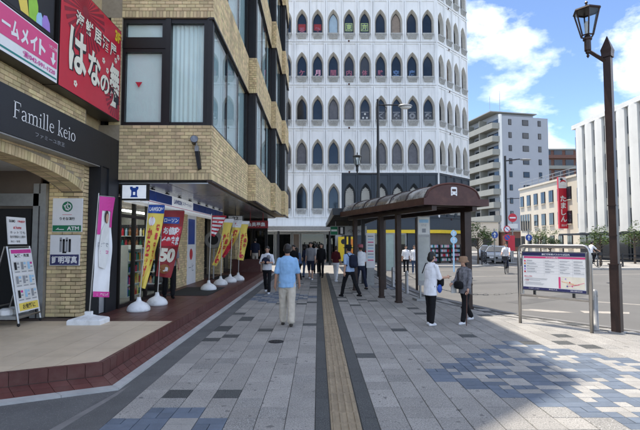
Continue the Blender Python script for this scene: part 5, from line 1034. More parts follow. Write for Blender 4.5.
b = MB(); b.box(28.95, 30.0, 55.0, 55.3, 3.3, 9.5); obj('box', b, 'red', t); p = MB(); fn = facey(28.95, 55.0, 3.3, .02); quad(p, fn, .02, 4.85, 1.03, 6.18, 0); f2 = facey(28.95, 55.0, 3.3, .04); disc(p, f2, .55, 5.55, .36, 1, 20, .30); disc(p, facey(28.95, 55.0, 3.3, .06), .55, 5.40, .38, 0, 20, .25); pgon(p, f2, [(.15, 5.95), (.35, 5.75), (.6, 5.95), (.35, 6.08)], 2)
vtext(p, 'たましん', f2, .53, 3.95, .72, .82, 0, .03); text(p, '立川', f2, .2, .25, .85, .5, 0, .02); obj('print', p, ['white', 'red', 'ink'], t)
# apartment block
t = bld('apartment_block', (39.4, 98, 0), 'tall grey apartment block with balconies along its left side', R(12))
def lp(nm, b_, mt, par=None): return obj(nm, b_, mt, par or t, local=True)
b = MB(); b.box(0, 11.8, 0, 22, 0, 28.9); lp('wall', b, 'apt_grey'); b = MB(); b.box(-.25, .25, -.15, .4, 0, 29.2); lp('edge_wall', b, 'fin_white'); b = MB(); b.box(-2.2, 9.3, .3, 22, 29.7, 29.9); lp('roof_slab', b, 'apt_rail'); b = MB(); b.box(.2, 9, 1.2, 21, 28.9, 29.7); lp('penthouse', b, 'apt_grey')
for f_ in range(10):
    z_ = .3 + f_ * 2.86
    b = MB(); b.box(-1.9, -.01, .1, 21.8, z_, z_ + .22); lp('balcony_floor', b, 'apt_rail'); b = MB(); b.box(-2.0, -1.9, .1, 21.8, z_, z_ + 1.25); lp('balcony_rail', b, 'apt_rail')
    b = MB(); b.box(-2.0, -.01, .0, .1, z_, z_ + 1.25); lp('balcony_end', b, 'apt_rail')
    for k in range(4): b = MB(); b.box(-.08, -.01, .8 + k * 5.3, 4.6 + k * 5.3, z_ + .25, z_ + 2.3); lp('balcony_door', b, 'dark_glass'); b = MB(); b.box(-1.9, -.01, 5.2 + k * 5.3, 5.35 + k * 5.3, z_ + .22, z_ + 2.86); lp('party_wall', b, 'apt_rail')
    for xc, w_ in ((2.3, .75), (6.1, 1.5), (9.6, .75)):
        b = MB(); b.box(xc - w_ / 2, xc + w_ / 2, -.07, -.005, z_ + .95, z_ + 2.2); o = lp('window', b, 'frame'); b = MB(); b.box(xc - w_ / 2 + .09, xc + w_ / 2 - .09, -.1, -.07, z_ + 1.05, z_ + 2.1); lp('pane', b, 'dark_glass', o)
b = MB(); b.tube([(4, 6, 29.7), (4, 6, 36.5)], .05, 6); lp('aerial', b, 'steel_dull'); b = MB(); b.tube([(-.5, 3, 29.9), (-.5, 3, 34)], .04, 6); lp('aerial', b, 'steel_dull')
t = bld('brown_building', (66, 125, 0), 'dark brown apartment building peeping out between grey block and office')
b = MB(); b.box(60, 78, 124, 140, 0, 26.5); obj('wall', b, 'brown_wall', t)
for f_ in range(9):
    b = MB(); b.box(60.5, 77, 123.2, 123.99, 1 + f_ * 2.9, 1.9 + f_ * 2.9); obj('balcony', b, 'apt_rail' if f_ % 2 else 'brown_wall', t)
    for k in range(5): b = MB(); b.box(61.2 + k * 3.1, 63.4 + k * 3.1, 123.9, 123.99, 2.0 + f_ * 2.9, 3.6 + f_ * 2.9); obj('window', b, 'dark_glass', t)
b = MB(); b.box(59.6, 78, 123.6, 140, 26.5, 26.9); obj('roof', b, 'apt_rail', t)
for (x0, x1, y, h, mt, lab) in ((20, 33, 84, 5.2, 'bank_wall', 'low cream building at the foot of the grey apartment block'), (18, 24, 122, 9, 'brown_wall', 'small brown house far down the side street'), (33.5, 44, 80, 3.4, 'brown_wall', 'low brown wall building left of the bank')):
    t = bld('low_building', (x0, y, 0), lab); b = MB(); b.box(x0, x1, y, y + 9, 0, h); obj('wall', b, mt, t); b = MB(); b.box(x0 - .2, x1 + .2, y - .2, y + 9, h, h + .25); obj('roof', b, 'apt_rail', t)
    n = int((x1 - x0) / 2.4)
    for k in range(n):
        for z_ in range(max(1, int(h / 2.8))): b = MB(); b.box(x0 + .5 + k * 2.4, x0 + 2.1 + k * 2.4, y - .06, y - .005, .8 + z_ * 2.8, 2.3 + z_ * 2.8); obj('window', b, 'dark_glass', t)
# ================================================================== trees
M['leaf'] = mat('leaf', (.075, .12, .03), .6, 0, .25, 3, .35, 0, hue=.03); M['bark'] = mat('bark', (.10, .075, .055), .9, 0, .2, 12)
def tree(x, y, h, rx, label, n=900, seed=1):
    rng = random.Random(seed); t = thing('street_tree', (x, y, 0), label, 'tree'); b = MB(); tips = []; th = h * .45
    b.tube([(0, 0, 0), (.03, .02, th * .5), (0, 0, th), (.05, 0, h * .75)], [.09, .07, .055, .025], 8)
    for k in range(9):
        a = k * 2.4 + rng.random(); z0 = th * (.75 + .5 * rng.random()); L3 = rx * (.5 + .45 * rng.random()); p1 = (L3 * math.cos(a), L3 * math.sin(a), z0 + L3 * (.5 + .5 * rng.random())); b.tube([(0, 0, z0), (p1[0] * .5, p1[1] * .5, (z0 + p1[2]) / 2 + .05), p1], [.035, .022, .01], 6); tips.append(p1)
    obj('trunk', b, 'bark', t, local=True); c = MB(); tips += [(0, 0, h * .85), (.1, .1, h * .7)]
    cl = [(p[0] + rng.gauss(0, rx * .16), p[1] + rng.gauss(0, rx * .16), p[2] + rng.gauss(0, h * .07)) for p in tips for _ in range(4)]
    for k in range(n):
        q = cl[k % len(cl)]; s = rng.uniform(.05, .10) * (h / 3) ** .5; r_ = rx * .2
        o = Vector((q[0] + rng.gauss(0, r_ * .7), q[1] + rng.gauss(0, r_ * .7), min(h, q[2] + rng.gauss(0, r_ * .6)))); R3 = Matrix.Rotation(rng.uniform(0, 6.28), 3, 'Z') @ Matrix.Rotation(rng.uniform(-1.1, 1.1), 3, 'X')
        c.add([o + R3 @ Vector(v) for v in ((-s, 0, 0), (0, -s * .5, .01), (s, 0, 0), (0, s * .5, .01))], [(0, 1, 2, 3)])
    obj('crown', c, 'leaf', t, local=True, kind='stuff')
tree(12.6, 36.3, 3.3, 1.15, 'small leafy street tree right of the shelter end post', 1500, 3)
tree(22.5, 46.5, 3.4, 1.3, 'bushy street tree in front of the cream bank, beside road signs', 1300, 5)
tree(20.6, 33.6, 3.1, 1.0, 'young street tree behind the map board near the cyclist', 1300, 8)
tree(25.2, 36.6, 3.4, 1.1, 'street tree at the right picture edge behind the lamp post', 1200, 12)
tree(20.7, 41.0, 2.4, .8, 'low shrub-like tree left of the bushy street tree', 900, 14)
# ================================================================== guard fence on the far kerb
def fence(path, label):
    t = thing('guard_fence', (path[0][0], path[0][1], 0), label, 'fence')
    for i in range(len(path) - 1):
        a, c = Vector(path[i]), Vector(path[i + 1]); n = max(1, round((c - a).length / 1.5))
        for k in range(n + (1 if i == len(path) - 2 else 0)): q = a.lerp(c, k / n); m1 = MB(); m1.box(q.x - .04, q.x + .04, q.y - .04, q.y + .04, 0, .95); obj('post', m1, 'charcoal', t)
        for z_ in (.35, .62, .88): m1 = MB(); m1.tube([(a.x, a.y, z_), (c.x, c.y, z_)], .028, 6); obj('rail', m1, 'charcoal', t)
fence([(18.4, 33.2), (21.3, 32.2), (34, 32.0)], 'dark guard fence along the far pavement under the white office building')
fence([(12.3, 34.6), (13.2, 36.2), (14.6, 41.2)], 'dark guard fence on the corner beside the parked car')
# ================================================================== road signs
def pole_sign(x, y, h, label, discs, extra=None, r=.05, mt='steel_dull'):
    t = thing('road_sign', (x, y, -.12 if False else 0), label, 'road sign'); b = MB(); b.tube([(0, 0, 0), (0, 0, h)], r, 8); obj('pole', b, mt, t, local=True)
    for (z, rad, c1, c2, kind) in discs:
        b = MB(); b.lathe([(rad, 0), (rad, .03)], n=24); b.xf(Matrix.Translation((0, -.06, z)) @ Matrix.Rotation(R(90), 4, 'X')); pl_ = obj('plate', b, c1, t, local=True); p = MB(); fn = pl((0, -.09, z), (1, 0, 0), (0, 0, 1), off=.008); f2 = pl((0, -.09, z), (1, 0, 0), (0, 0, 1), off=.014)
        if kind == 'ring': disc(p, fn, 0, 0, rad * .74, 0); ribbon(p, f2, [(-rad * .5, rad * .5), (rad * .5, -rad * .5)], rad * .2, 1)
        if kind == 'bar': quad(p, fn, -rad * .7, -rad * .16, rad * .7, rad * .16, 0); text(p, '止', f2, -.01, -.01, .01, .01, 1)
        if kind == 'arrow': ribbon(p, fn, [(0, -rad * .7), (0, rad * .2)], rad * .25, 0); pgon(p, fn, [(-rad * .45, rad * .1), (rad * .45, rad * .1), (0, rad * .75)], 0)
        obj('symbol', p, list(c2), pl_, local=True)
    if extra: extra(t)
    return t
pole_sign(16.35, 38.6, 4.2, 'red round no entry sign with a white plate below, on a thin pole', [(3.75, .36, 'red', ('white', 'white'), 'bar')], lambda t: obj('sub_plate', MB().box(-.42, .42, -.09, -.06, 2.85, 3.25), 'offwhite', t, local=True))
def arm(t):
    b = MB(); b.tube([(0, 0, 8.3), (1.2, 0, 8.45)], .05, 8); obj('arm', b, 'black_metal', t, local=True); b = MB(); b.ell((1.65, 0, 8.42), (.5, .18, .09), 12, 6); obj('lamp_head', b, 'steel_dull', t, local=True)
    b = MB(); b.tube([(0, 0, 5.2), (1.1, 0, 5.25)], .03, 6); obj('lower_arm', b, 'black_metal', t, local=True)
pole_sign(15.2, 37.0, 8.7, 'tall dark street light pole carrying two round traffic signs', [(2.75, .28, 'red', ('white', 'blue'), 'ring'), (2.08, .28, 'red', ('blue', 'red'), 'ring')], arm, .09, 'black_metal')
pole_sign(14.35, 37.4, 2.8, 'blue round arrow sign beside the leafy street tree', [(2.3, .28, 'blue', ('white', 'white'), 'arrow')])
pole_sign(19.0, 41.5, 2.9, 'blue arrow sign in front of the bushy tree by the bank', [(2.1, .3, 'blue', ('white', 'white'), 'arrow')])
pole_sign(7.95, 27.0, 2.45, 'pale blue topped sign pole on the road outside the drugstore', [(2.25, .17, 'sky_blue', ('white', 'white'), 'arrow'), (1.85, .2, 'sky_blue', ('white', 'blue'), 'arrow')], None, .045, 'sky_blue')
t = thing('banner_sign', (15.9, 37.9, 0), 'small red vertical shop banner standing by the parked car', 'sign'); b = MB(); b.box(-.03, .03, -.03, .03, 0, 2.3); b.box(-.35, .35, -.25, .25, 0, .05); obj('post', b, 'steel_dull', t, local=True); b = MB(); b.box(-.3, .3, -.06, -.035, 1.0, 2.25); obj('panel', b, 'red', t, local=True)
# ================================================================== parked car
M['car_paint'] = mat('car_paint', (.62, .64, .66), .25, .3, .02, 2); M['headlamp'] = mat('headlamp', (.75, .78, .8), .1)
def car(x, y, rz, label):
    t = thing('parked_car', (x, y, -.12), label, 'car', rz=rz); W2 = .82                       # length along local y, nose at -y
    prof = [(-2.05, .45), (-2.05, .72), (-1.9, .86), (-1.05, .98), (-.35, 1.42), (.2, 1.50), (1.15, 1.46), (1.85, 1.05), (2.05, .95), (2.08, .5), (1.9, .30), (-1.9, .28)]
    rings = []
    for s, in_, zs in ((-W2 + .06, 0, 0), (-W2, 0, 0), (W2, 0, 0), (W2 - .06, 0, 0)): rings.append([(s * (.86 if z_ > 1.2 else 1), y_ * (.99 if abs(s) == W2 else .97), z_) for y_, z_ in prof])
    b = MB(); b.loft([rings[1], rings[2]][::-1]); obj('body', b, 'car_paint', t, local=True)
    for s in (-1, 1):
        q = [(-.85, 1.0), (-.33, 1.36), (.2, 1.43), (1.1, 1.40), (1.55, 1.05)]; b = MB(); vs = [(s * (W2 * (.86 if z_ > 1.2 else 1) + .012), y_, z_) for y_, z_ in q]; b.add(vs, [tuple(range(5)) if s < 0 else tuple(range(4, -1, -1))]); obj('side_window', b, 'dark_glass', t, local=True)
        b = MB(); b.box(s * (W2 + .06) - .1, s * (W2 + .06) + .1, -.9, -.75, .98, 1.1); obj('mirror', b, 'car_paint', t, local=True)
        b = MB(); b.box(s * .72 - .12, s * .72 + .08, -2.07, -1.95, .66, .80); obj('headlight', b, 'headlamp', t, local=True)
        for yy in (-1.3, 1.3):
            b = MB(); b.lathe([(.20, -.09), (.31, -.09), (.33, -.05), (.33, .05), (.31, .09), (.20, .09)], n=20); b.xf(Matrix.Translation((s * .76, yy, .33)) @ Matrix.Rotation(R(90), 4, 'Y')); w_ = obj('wheel', b, 'rubber', t, local=True); b = MB(); b.lathe([(.205, -.095), (.205, .095)], n=16); b.xf(Matrix.Translation((s * .76, yy, .33)) @ Matrix.Rotation(R(90), 4, 'Y')); obj('rim', b, 'steel', w_, local=True)
    b = MB(); b.add([(-.74, -1.07, 1.0), (.74, -1.07, 1.0), (.64, -.40, 1.40), (-.64, -.40, 1.40)], [(0, 1, 2, 3)]); b.v = [(a, c - .02, d + .012) for a, c, d in b.v]; obj('windscreen', b, 'dark_glass', t, local=True)
    b = MB(); b.box(-.5, .5, -2.075, -2.05, .42, .58); obj('grille', b, 'dark', t, local=True); b = MB(); b.box(-.17, .17, -2.095, -2.076, .45, .60); obj('number_plate', b, 'white', t, local=True)
car(16.0, 41.0, R(-35), 'silver hatchback parked at the corner beside the guard fence')
car(17.6, 47.5, R(-25), 'second pale car waiting behind the silver hatchback')
# ================================================================== people
from mathutils import noise as MN
def remesh(mb_, vox, sm=4, folds=0.0):
    me = bpy.data.meshes.new('tmp'); me.from_pydata(mb_.v, [], mb_.f); o = bpy.data.objects.new('tmp', me); TS.collection.objects.link(o)
    m1 = o.modifiers.new('r', 'REMESH'); m1.mode = 'VOXEL'; m1.voxel_size = vox
    m2 = o.modifiers.new('s', 'SMOOTH'); m2.iterations = sm; m2.factor = .5
    TS.view_layers[0].update(); dg = TS.view_layers[0].depsgraph; r = bpy.data.meshes.new_from_object(o.evaluated_get(dg))
    out_ = MB(); out_.v = [tuple(v.co + v.normal * folds * (MN.noise(Vector((v.co.x * 16 + v.co.z * 5, v.co.y * 16, v.co.z * 7))) + .6 * MN.noise(Vector((v.co.x * 9 + 7, v.co.y * 9, v.co.z * 22))))) if folds else tuple(v.co) for v in r.vertices]; out_.f = [tuple(p_.vertices) for p_ in r.polygons]; out_.m = [0] * len(out_.f)
    bpy.data.objects.remove(o); bpy.data.meshes.remove(me); bpy.data.meshes.remove(r); return out_
TS = bpy.data.scenes.new('work')
def ring(c, rx, ry, n=16): return [(c[0] + rx * math.cos(2 * math.pi * k / n), c[1] + ry * math.sin(2 * math.pi * k / n), c[2]) for k in range(n)]
def person(label, x, y, face, H, top, bottom, hair='hair', legs=((8, 4), (-10, 12)), arms=((6, 8, 14, 0), (-6, 8, 14, 0)), sleeve=.62, leg_len=1.0, hem=.86, loose=1.0, lean=0, vox=.013, skin='skin', shoe='c_offwhite', bob=False, hat=None, backpack=None, bag=None, z=0.0, head=(0, 0), extra=None, group=None, face_on=True, legr=1.0):
    """local frame: looks along +y, right hand at +x, feet on z = 0; angles in degrees"""
    s = H / 1.70; t = thing('person', (x, y, z), label, 'person', group, rz=R(face)); S = lambda v: Vector((v[0], v[1], v[2]))
    hipz = .90; J = {}
    for sd, (a, k), nm in ((-1, legs[0], 'L'), (1, legs[1], 'R')):
        hp = Vector((sd * .088, 0, hipz)); d1 = Vector((0, math.sin(R(a)), -math.cos(R(a)))); kn = hp + d1 * .43; a2 = a - k; d2 = Vector((0, math.sin(R(a2)), -math.cos(R(a2)))); J[nm] = (hp, kn, kn + d2 * .40)
    dz = min(J['L'][2].z, J['R'][2].z) - .075
    for nm in 'LR': J[nm] = tuple(q - Vector((0, 0, dz)) for q in J[nm])
    hz = hipz - dz; ln = math.tan(R(lean)); up = lambda zz, dx=0.0, dy=0.0: Vector((dx, dy + (zz - .9) * ln, zz - .9 + hz))
    rings = lambda q, g=1.0: [ring(up(zz), rx * g, ry * g) for zz, rx, ry in q]
    # trousers
    b = MB(); b.loft(rings([(.76, .10, .09), (.82, .165, .115), (.92, .168, .118), (1.02, .150, .108), (1.05, .145, .105)]))
    for nm in 'LR':
        hp, kn, an = J[nm]; r0 = .088 * loose ** .5 * legr; r1 = .066 * loose * legr; r2 = .058 * loose * legr; b.cap(hp, kn, r0, r1)
        if leg_len > .55: b.cap(kn, kn.lerp(an, min(1, (leg_len - .5) * 2) * .92), r1, r2)
    obj('trousers', remesh(b, vox, 4, .007), bottom, t, local=True, smooth=True)
    # arms
    A = {}
    for sd, (f_, ab, el, inw), nm in ((-1, arms[0], 'L'), (1, arms[1], 'R')):
        sh = up(1.375, sd * .170); d1 = Vector((sd * math.sin(R(ab)), math.sin(R(f_)), -math.cos(R(f_)) * math.cos(R(ab)))).normalized(); eb = sh + d1 * .275; d2 = Vector((sd * math.sin(R(ab)) * .5 - sd * math.sin(R(inw)), math.sin(R(f_ + el)), -math.cos(R(f_ + el)))).normalized(); A[nm] = (sh, eb, eb + d2 * .245, d2)
    b = MB(); b.loft(rings([(hem, .172, .125), (.95, .165, .122), (1.08, .155, .115), (1.22, .172, .122), (1.32, .178, .118), (1.38, .172, .10), (1.42, .130, .085), (1.45, .088, .075), (1.472, .064, .064)], 1.03 * max(1, loose ** .3)))
    for nm in 'LR':
        sh, eb, wr, d2 = A[nm]; e1 = sh.lerp(eb, min(1, sleeve / .55)); b.cap(sh, e1, .058, .060 if sleeve < .9 else .052)
        if sleeve > .6: b.cap(eb, eb.lerp(wr, min(1, (sleeve - .55) / .45)), .056, .042)
    obj('shirt', remesh(b, vox, 4, .006), top, t, local=True, smooth=True)
    # skin: head, neck, arms, hands in one surface
    b = MB(); hc = up(1.595, 0, .015); hr = Matrix.Translation(hc) @ Matrix.Rotation(R(head[0]), 4, 'Z') @ Matrix.Rotation(R(head[1]), 4, 'X')
    hd = MB(); hd.ell((0, 0, .02), (.074, .092, .098), 16, 10); hd.ell((0, .022, -.045), (.056, .066, .066), 14, 8); hd.ell((0, .094, -.008), (.013, .016, .022), 8, 6); hd.ell((-.076, -.005, 0), (.012, .02, .03), 8, 6); hd.ell((.076, -.005, 0), (.012, .02, .03), 8, 6); hd.ell((0, .078, -.052), (.022, .012, .010), 8, 5); hd.xf(hr); b.add(hd.v, hd.f)
    b.loft(rings([(.86, .13, .085), (1.02, .115, .08), (1.15, .115, .08), (1.32, .14, .08), (1.38, .12, .06), (1.43, .05, .045)]))
    for nm in 'LR': b.cap(up(1.375), A[nm][0], .04, .04); b.cap(A[nm][0], A[nm][1], .042, .039); b.cap(J[nm][0], J[nm][1], .060, .044); b.cap(J[nm][1], J[nm][2], .042, .036)
    b.cap(up(1.42), hc - Vector((0, .01, .05)), .056, .052)
    for nm, sd in (('L', -1), ('R', 1)):
        sh, eb, wr, d2 = A[nm]; b.cap(sh.lerp(eb, .3), eb, .046, .039); b.cap(eb, wr, .039, .028)
        side = d2.cross(Vector((sd, 0, 0))).normalized(); nrm = Vector((-sd, 0, 0)); side = (side - d2 * side.dot(d2)).normalized(); nrm = d2.cross(side).normalized()
        if nrm.x * sd > 0: nrm = -nrm
        b.cap(wr, wr + d2 * .07, .026, .030)
        for k in range(4):
            root = wr + d2 * .075 + side * (k - 1.5) * .0195; l_ = (.062, .072, .068, .052)[k]; m1 = root + d2 * l_ * .55 + nrm * .008; b.cap(root, m1, .0105, .010, 6); b.cap(m1, m1 + d2 * l_ * .5 + nrm * .022, .010, .009, 6)
        th0 = wr + d2 * .025 - side * .026; th1 = th0 + d2 * .035 - side * .022 + nrm * .01; b.cap(th0, th1, .013, .012, 6); b.cap(th1, th1 + d2 * .034 + nrm * .008, .012, .010, 6)
    if leg_len < .95:
        for nm in 'LR': hp, kn, an = J[nm]; b.cap(kn.lerp(hp, .1), an, .052, .038)
    else:
        for nm in 'LR': hp, kn, an = J[nm]; b.cap(kn.lerp(an, .7), an, .04, .036)
    obj('body', remesh(b, min(vox, .010), 2), skin, t, local=True, smooth=True)
    # hair or hat
    def hf(d):
        if d.y > .25 and d.z < .30 - .25 * abs(d.x): return .90
        return 1.0
    b = MB(); b.ell((0, -.006, .026), (.085, .104, .108), 20, 14, fn=hf)
    if bob: b.ell((0, -.045, -.05), (.086, .062, .085), 14, 10)
    else: b.ell((0, -.04, -.025), (.074, .062, .06), 14, 8)
    b.xf(hr); obj('hair', remesh(b, .010, 2), hair, t, local=True, smooth=True)
    if face_on:
        for sd in (-1, 1): b = MB(); b.ell((sd * .031, .081, .012), (.011, .008, .006), 8, 6); b.xf(hr); obj('eye', b, 'ink', t, local=True)
    if hat:
        kind, mt = hat; b = MB(); br = {'wide': .17, 'bucket': .135, 'cap': .10}[kind]; z0 = .045
        b.lathe([(.098, z0 - .03), (br, z0 - (.05 if kind == 'bucket' else .015)), (br, z0 - (.043 if kind == 'bucket' else .008)), (.100, z0 + .008), (.098, z0 + .07), (.075, z0 + .095), (.01, z0 + .10)], n=24)
        b.v = [(a, c * 1.12, d) for a, c, d in b.v]; b.xf(hr); obj('hat', b, mt, t, local=True, smooth=True)
    for nm in 'LR':
        hp, kn, an = J[nm]; b = MB(); a0 = an + Vector((0, -.035, -.045)); b.cap(a0, a0 + Vector((0, .14, -.004)), .040, .036, 10); b.cap(a0 + Vector((0, .10, .0)), a0 + Vector((0, .155, -.006)), .038, .030, 10); b.v = [(q[0], q[1], max(q[2], an.z - .074)) for q in b.v]; obj('shoe', b, shoe, t, local=True, smooth=True)
    if backpack:
        b = MB(); b.ell(up(1.20, 0, -.20), (.155, .10, .23), 16, 12, fn=lambda d: (1 / max(abs(d.x) ** 4 + abs(d.y) ** 4 + abs(d.z) ** 4, .2)) ** .25 * .92); bo = obj('backpack', b, backpack, t, local=True, smooth=True)
        b = MB(); b.ell(up(1.10, 0, -.29), (.11, .045, .10), 14, 8); obj('pocket', b, backpack, bo, local=True, smooth=True)
        for sd in (-1, 1): b = MB(); b.tube([up(1.34, sd * .09, -.12), up(1.455, sd * .10, -.02), up(1.38, sd * .11, .115), up(1.2, sd * .13, .13), up(1.05, sd * .15, -.06)], .018, 6); obj('strap', b, backpack, bo, local=True)
    if bag:
        (bx_, by_, bz_), size, mt, strap = bag; b = MB(); b.ell(up(bz_, bx_, by_), size, 14, 10, fn=lambda d: (1 / max(abs(d.x) ** 4 + abs(d.y) ** 4 + abs(d.z) ** 4, .2)) ** .25 * .92); bo = obj('bag', b, mt, t, local=True, smooth=True)
        if strap: b = MB(); b.tube([up(bz_ + size[2], bx_, by_)] + [up(q[2], q[0], q[1]) for q in strap], .012, 6); obj('strap', b, mt, bo, local=True)
    if extra: extra(t, up, A, J)
    t.scale = (s, s, s); return t
GR = 'people walking and waiting'
# the man in the blue shirt walking away
person('man in light blue polo shirt and cream trousers walking away down the pavement', -.66, 9.95, 3, 1.72, 'c_blue', 'c_beige', 'hair', ((10, 6), (-9, 6)), ((-6, 12, 18, 0), (8, 12, 14, 0)), .50, 1, .80, 1.30, 0, .011, 'skin_tan', 'c_beigeblack', group=GR, face_on=False, legr=1.05)
def baby(t, up, A, J):
    b = MB(); b.ell(up(1.20, .02, .20), (.15, .11, .13), 14, 10); o = obj('bundle', b, 'c_navy', t, local=True, smooth=True); b = MB(); b.ell(up(1.33, -.08, .22), (.07, .075, .08), 12, 8); obj('blanket', b, 'c_grey', o, local=True, smooth=True)
person('person in white top and black trousers carrying a dark bundle, walking this way', -1.75, 15.95, 178, 1.62, 'c_white', 'c_black', 'hair', ((16, 8), (-14, 16)), ((20, 12, 75, 35), (20, 12, 75, 35)), .55, 1, .86, 1.05, 0, .013, shoe='c_white', extra=baby, group=GR)
# the two women by the shelter
def phone(t, up, A, J):
    w = A['R'][2] + A['R'][3] * .10; b = MB(); b.box(w.x - .06, w.x + .02, w.y - .02, w.y + .06, w.z + .01, w.z + .022); obj('phone', b, 'black_metal', t, local=True)
    b = MB(); b.ell(up(.86, .20, .10), (.035, .07, .10), 10, 8); obj('pouch', b, 'blue', t, local=True, smooth=True)
person('woman with dark hair in a loose white top and black trousers looking at her phone', 2.42, 9.95, -62, 1.55, 'c_white', 'c_black', 'hair', ((3, 2), (-3, 3)), ((14, 8, 62, 18), (16, 6, 74, 10)), .62, 1, .70, 1.12, 3, .010, shoe='c_white', bob=True, head=(0, -14), bag=((.10, .20, 1.02), (.12, .055, .13), 'c_black', [(.16, .10, 1.30), (.06, .0, 1.47), (-.10, -.08, 1.44), (-.17, -.12, 1.2)]), extra=phone, group=GR)
def cane(t, up, A, J):
    w = A['L'][2] + A['L'][3] * .09; b = MB(); b.tube([(w.x, w.y + .05, .01), (w.x, w.y + .015, w.z - .0), (w.x, w.y + .01, w.z + .03)], [.011, .012, .013], 8); o = obj('walking_stick', b, 'maroon', t, local=True); b = MB(); b.tube([(w.x - .0, w.y - .05, w.z + .035), (w.x, w.y + .07, w.z + .035)], .014, 8); obj('handle', b, 'maroon', o, local=True)
    b = MB(); b.box(.19, .24, .10, .26, hz_(up) - .02, hz_(up) + .30); obj('plastic_bag', b, 'c_offwhite', t, local=True)
def hz_(up): return up(.80).z
person('elderly woman in brown hat and patterned grey jacket with a walking stick', 3.24, 10.2, 122, 1.45, 'c_stripe', 'c_black', 'hair', ((17, 6), (-17, 14)), ((10, 12, 25, -4), (14, 10, 55, 18)), .92, 1, .78, 1.12, 2, .010, shoe='c_white', bob=True, hat=('bucket', 'c_brownhat'), bag=((.04, .19, 1.0), (.14, .06, .11), 'c_black', [(.12, .13, 1.3), (.05, .0, 1.47), (-.08, -.1, 1.42), (-.15, -.13, 1.15)]), extra=cane, group=GR)
# walkers in the middle distance
person('man in wide black hat and blue shirt with dark backpack striding away', 1.02, 14.9, 38, 1.70, 'c_lightblue', 'c_black', 'hair', ((24, 8), (-22, 12)), ((-14, 10, 20, 0), (14, 10, 20, 0)), .5, 1, .86, 1.05, 3, .013, hat=('wide', 'c_black'), backpack='c_navy', shoe='c_black', group=GR, face_on=False)
person('woman in pink cap and white blouse with backpack straps walking away', 1.58, 17.1, 25, 1.66, 'c_white', 'c_navy', 'hair_brown', ((14, 6), (-14, 12)), ((-8, 8, 16, 0), (8, 8, 16, 0)), .55, 1, .92, 1.0, 0, .014, hat=('cap', 'c_pinkhat'), shoe='c_black', group=GR, face_on=False)
person('person in maroon shirt and white trousers standing by the yellow poster', 0.80, 20.6, -35, 1.56, 'c_maroon', 'c_white', 'hair_brown', ((8, 4), (-6, 6)), ((-4, 10, 22, 10), (6, 10, 22, 10)), .5, 1, .90, 1.05, 0, .016, shoe='c_white', group=GR, face_on=False)
person('person in all black walking far off in the middle of the pavement', .16, 22.9, 170, 1.68, 'c_black', 'c_black', 'hair', ((12, 6), (-12, 12)), ((6, 8, 14, 0), (-6, 8, 14, 0)), .92, 1, .86, 1.0, 0, .016, shoe='c_black', group=GR)
person('person in grey shirt and dark shorts walking far off', -.34, 21.6, 172, 1.74, 'c_grey', 'c_navy', 'hair', ((12, 6), (-12, 12)), ((6, 8, 14, 0), (-6, 8, 14, 0)), .5, .55, .86, 1.1, 0, .016, shoe='c_white', group=GR)
person('person in navy top and jeans far off beside the one in shorts', -.58, 22.9, 30, 1.60, 'c_navy', 'c_denim', 'hair', ((12, 6), (-12, 12)), ((6, 8, 14, 0), (-6, 8, 14, 0)), .6, 1, .86, 1.0, 0, .016, shoe='c_black', bob=True, group=GR)
person('person in dark clothes far off just right of the man in blue', -1.05, 20.0, 165, 1.62, 'c_black', 'c_navy', 'hair', ((10, 6), (-10, 10)), ((6, 8, 14, 0), (-6, 8, 14, 0)), .6, 1, .86, 1.0, 0, .016, shoe='c_black', group=GR)
person('person in pale grey top far off behind the one in shorts', -.10, 25.2, 5, 1.64, 'c_offwhite', 'c_black', 'hair', ((10, 6), (-10, 10)), ((6, 8, 14, 0), (-6, 8, 14, 0)), .6, 1, .86, 1.0, 0, .018, shoe='c_black', group=GR, face_on=False)
person('person in dark blue top crouching slightly, left of the far group', -.86, 21.6, 60, 1.50, 'c_denim', 'c_black', 'hair', ((34, 40), (12, 30)), ((30, 8, 40, 10), (30, 8, 40, 10)), .6, 1, .86, 1.0, 14, .018, shoe='c_black', bob=True, group=GR)
person('person in red top half hidden behind the canopy posts', 2.3, 21.4, 0, 1.60, 'c_red', 'c_navy', 'hair', ((6, 4), (-6, 6)), ((-4, 8, 14, 0), (4, 8, 14, 0)), .6, 1, .86, 1.0, 0, .016, shoe='c_black', group=GR, face_on=False)
person('person in white shirt and black trousers crossing the road, left of the pair', 5.15, 27.0, 175, 1.66, 'c_white', 'c_black', 'hair', ((10, 6), (-10, 10)), ((6, 8, 14, 0), (-6, 8, 14, 0)), .55, 1, .86, 1.0, 0, .018, shoe='c_white', z=-.12, group=GR)
person('person in white shirt and blue jeans crossing the road, right of the pair', 5.60, 26.8, 170, 1.66, 'c_white', 'c_denim', 'hair_brown', ((10, 6), (-10, 10)), ((6, 8, 14, 0), (-6, 8, 14, 0)), .9, 1, .80, 1.0, 0, .018, shoe='c_white', z=-.12, bob=True, group=GR)
person('person in navy shirt and beige trousers at the far end of the arcade', -3.3, 24.2, 10, 1.66, 'c_navy', 'c_beige', 'hair', ((4, 2), (-4, 4)), ((4, 8, 14, 0), (-4, 8, 14, 0)), .55, 1, .90, 1.0, 0, .018, shoe='c_black', z=.283, group=GR, face_on=False)
person('shopper in black standing behind the red banner flag', -3.95, 12.3, -150, 1.66, 'c_grey', 'c_black', 'hair', ((6, 4), (-8, 6)), ((4, 8, 14, 0), (-4, 8, 14, 0)), .6, 1, .86, 1.1, 0, .014, shoe='c_black', z=.293, group=GR)
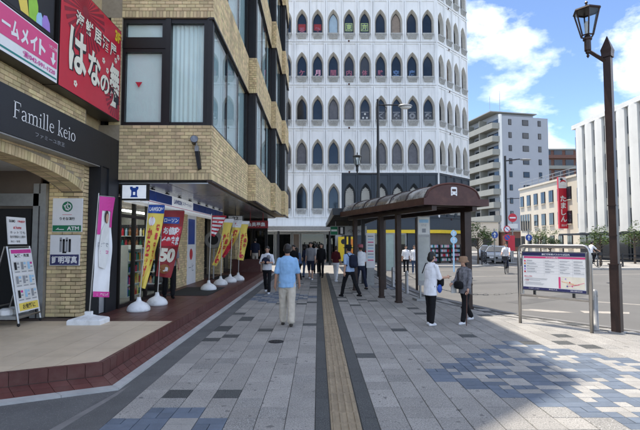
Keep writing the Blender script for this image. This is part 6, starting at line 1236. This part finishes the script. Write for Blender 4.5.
# ------------------------------------------------------------------ cyclists
def bicycle(x, y, rz, z, label, col):
    t = thing('bicycle', (x, y, z), label, 'bicycle', rz=R(rz))                               # rolls along +y
    for yy in (-.52, .52):
        b = MB(); b.tube([(0, yy + .31 * math.cos(R(a)), .33 + .31 * math.sin(R(a))) for a in range(0, 361, 20)], .018, 6); w_ = obj('wheel', b, 'rubber', t, local=True)
        b = MB()
        for a in range(0, 180, 30): b.tube([(0, yy + .30 * math.cos(R(a)), .33 + .30 * math.sin(R(a))), (0, yy - .30 * math.cos(R(a)), .33 - .30 * math.sin(R(a)))], .003, 4)
        obj('spokes', b, 'steel', w_, local=True, kind='stuff')
    b = MB(); b.tube([(0, -.52, .33), (0, -.05, .30), (0, .36, .62), (0, .42, .86)], .018, 6); b.tube([(0, -.05, .30), (0, -.17, .85)], .016, 6); b.tube([(0, -.52, .33), (0, -.13, .62), (0, .37, .70)], .014, 6); b.tube([(0, .52, .33), (0, .40, .85)], .016, 6); obj('frame', b, col, t, local=True)
    b = MB(); b.ell((0, -.19, .89), (.075, .13, .04), 12, 6); obj('saddle', b, 'rubber', t, local=True); b = MB(); b.tube([(-.27, .28, 1.0), (-.2, .38, 1.02), (0, .42, .98), (.2, .38, 1.02), (.27, .28, 1.0)], .013, 6); b.tube([(0, .42, .84), (0, .42, .98)], .014, 6); obj('handlebar', b, 'steel', t, local=True)
    b = MB(); b.box(-.16, .16, .47, .70, .82, 1.04); obj('basket', b, 'charcoal', t, local=True); return t
bicycle(11.16, 27.3, 150, -.12, 'bicycle ridden on the road left of the map board', 'black_metal')
person('cyclist in white shirt and dark trousers riding on the road', 11.20, 27.36, 150, 1.66, 'c_white', 'c_navy', 'hair', ((62, 70), (35, 60)), ((42, 8, 14, 0), (42, 8, 14, 0)), .55, 1, .88, 1.0, 12, .016, shoe='c_black', z=.12, group=GR)
bicycle(18.65, 31.4, -80, .0, 'bicycle on the far pavement behind the map board', 'steel')
person('cyclist in white top on the far pavement by the fence', 18.58, 31.41, -80, 1.64, 'c_white', 'c_black', 'hair', ((62, 70), (35, 60)), ((42, 8, 14, 0), (42, 8, 14, 0)), .55, 1, .88, 1.0, 12, .016, shoe='c_black', z=.24, group=GR)
bpy.data.scenes.remove(TS)
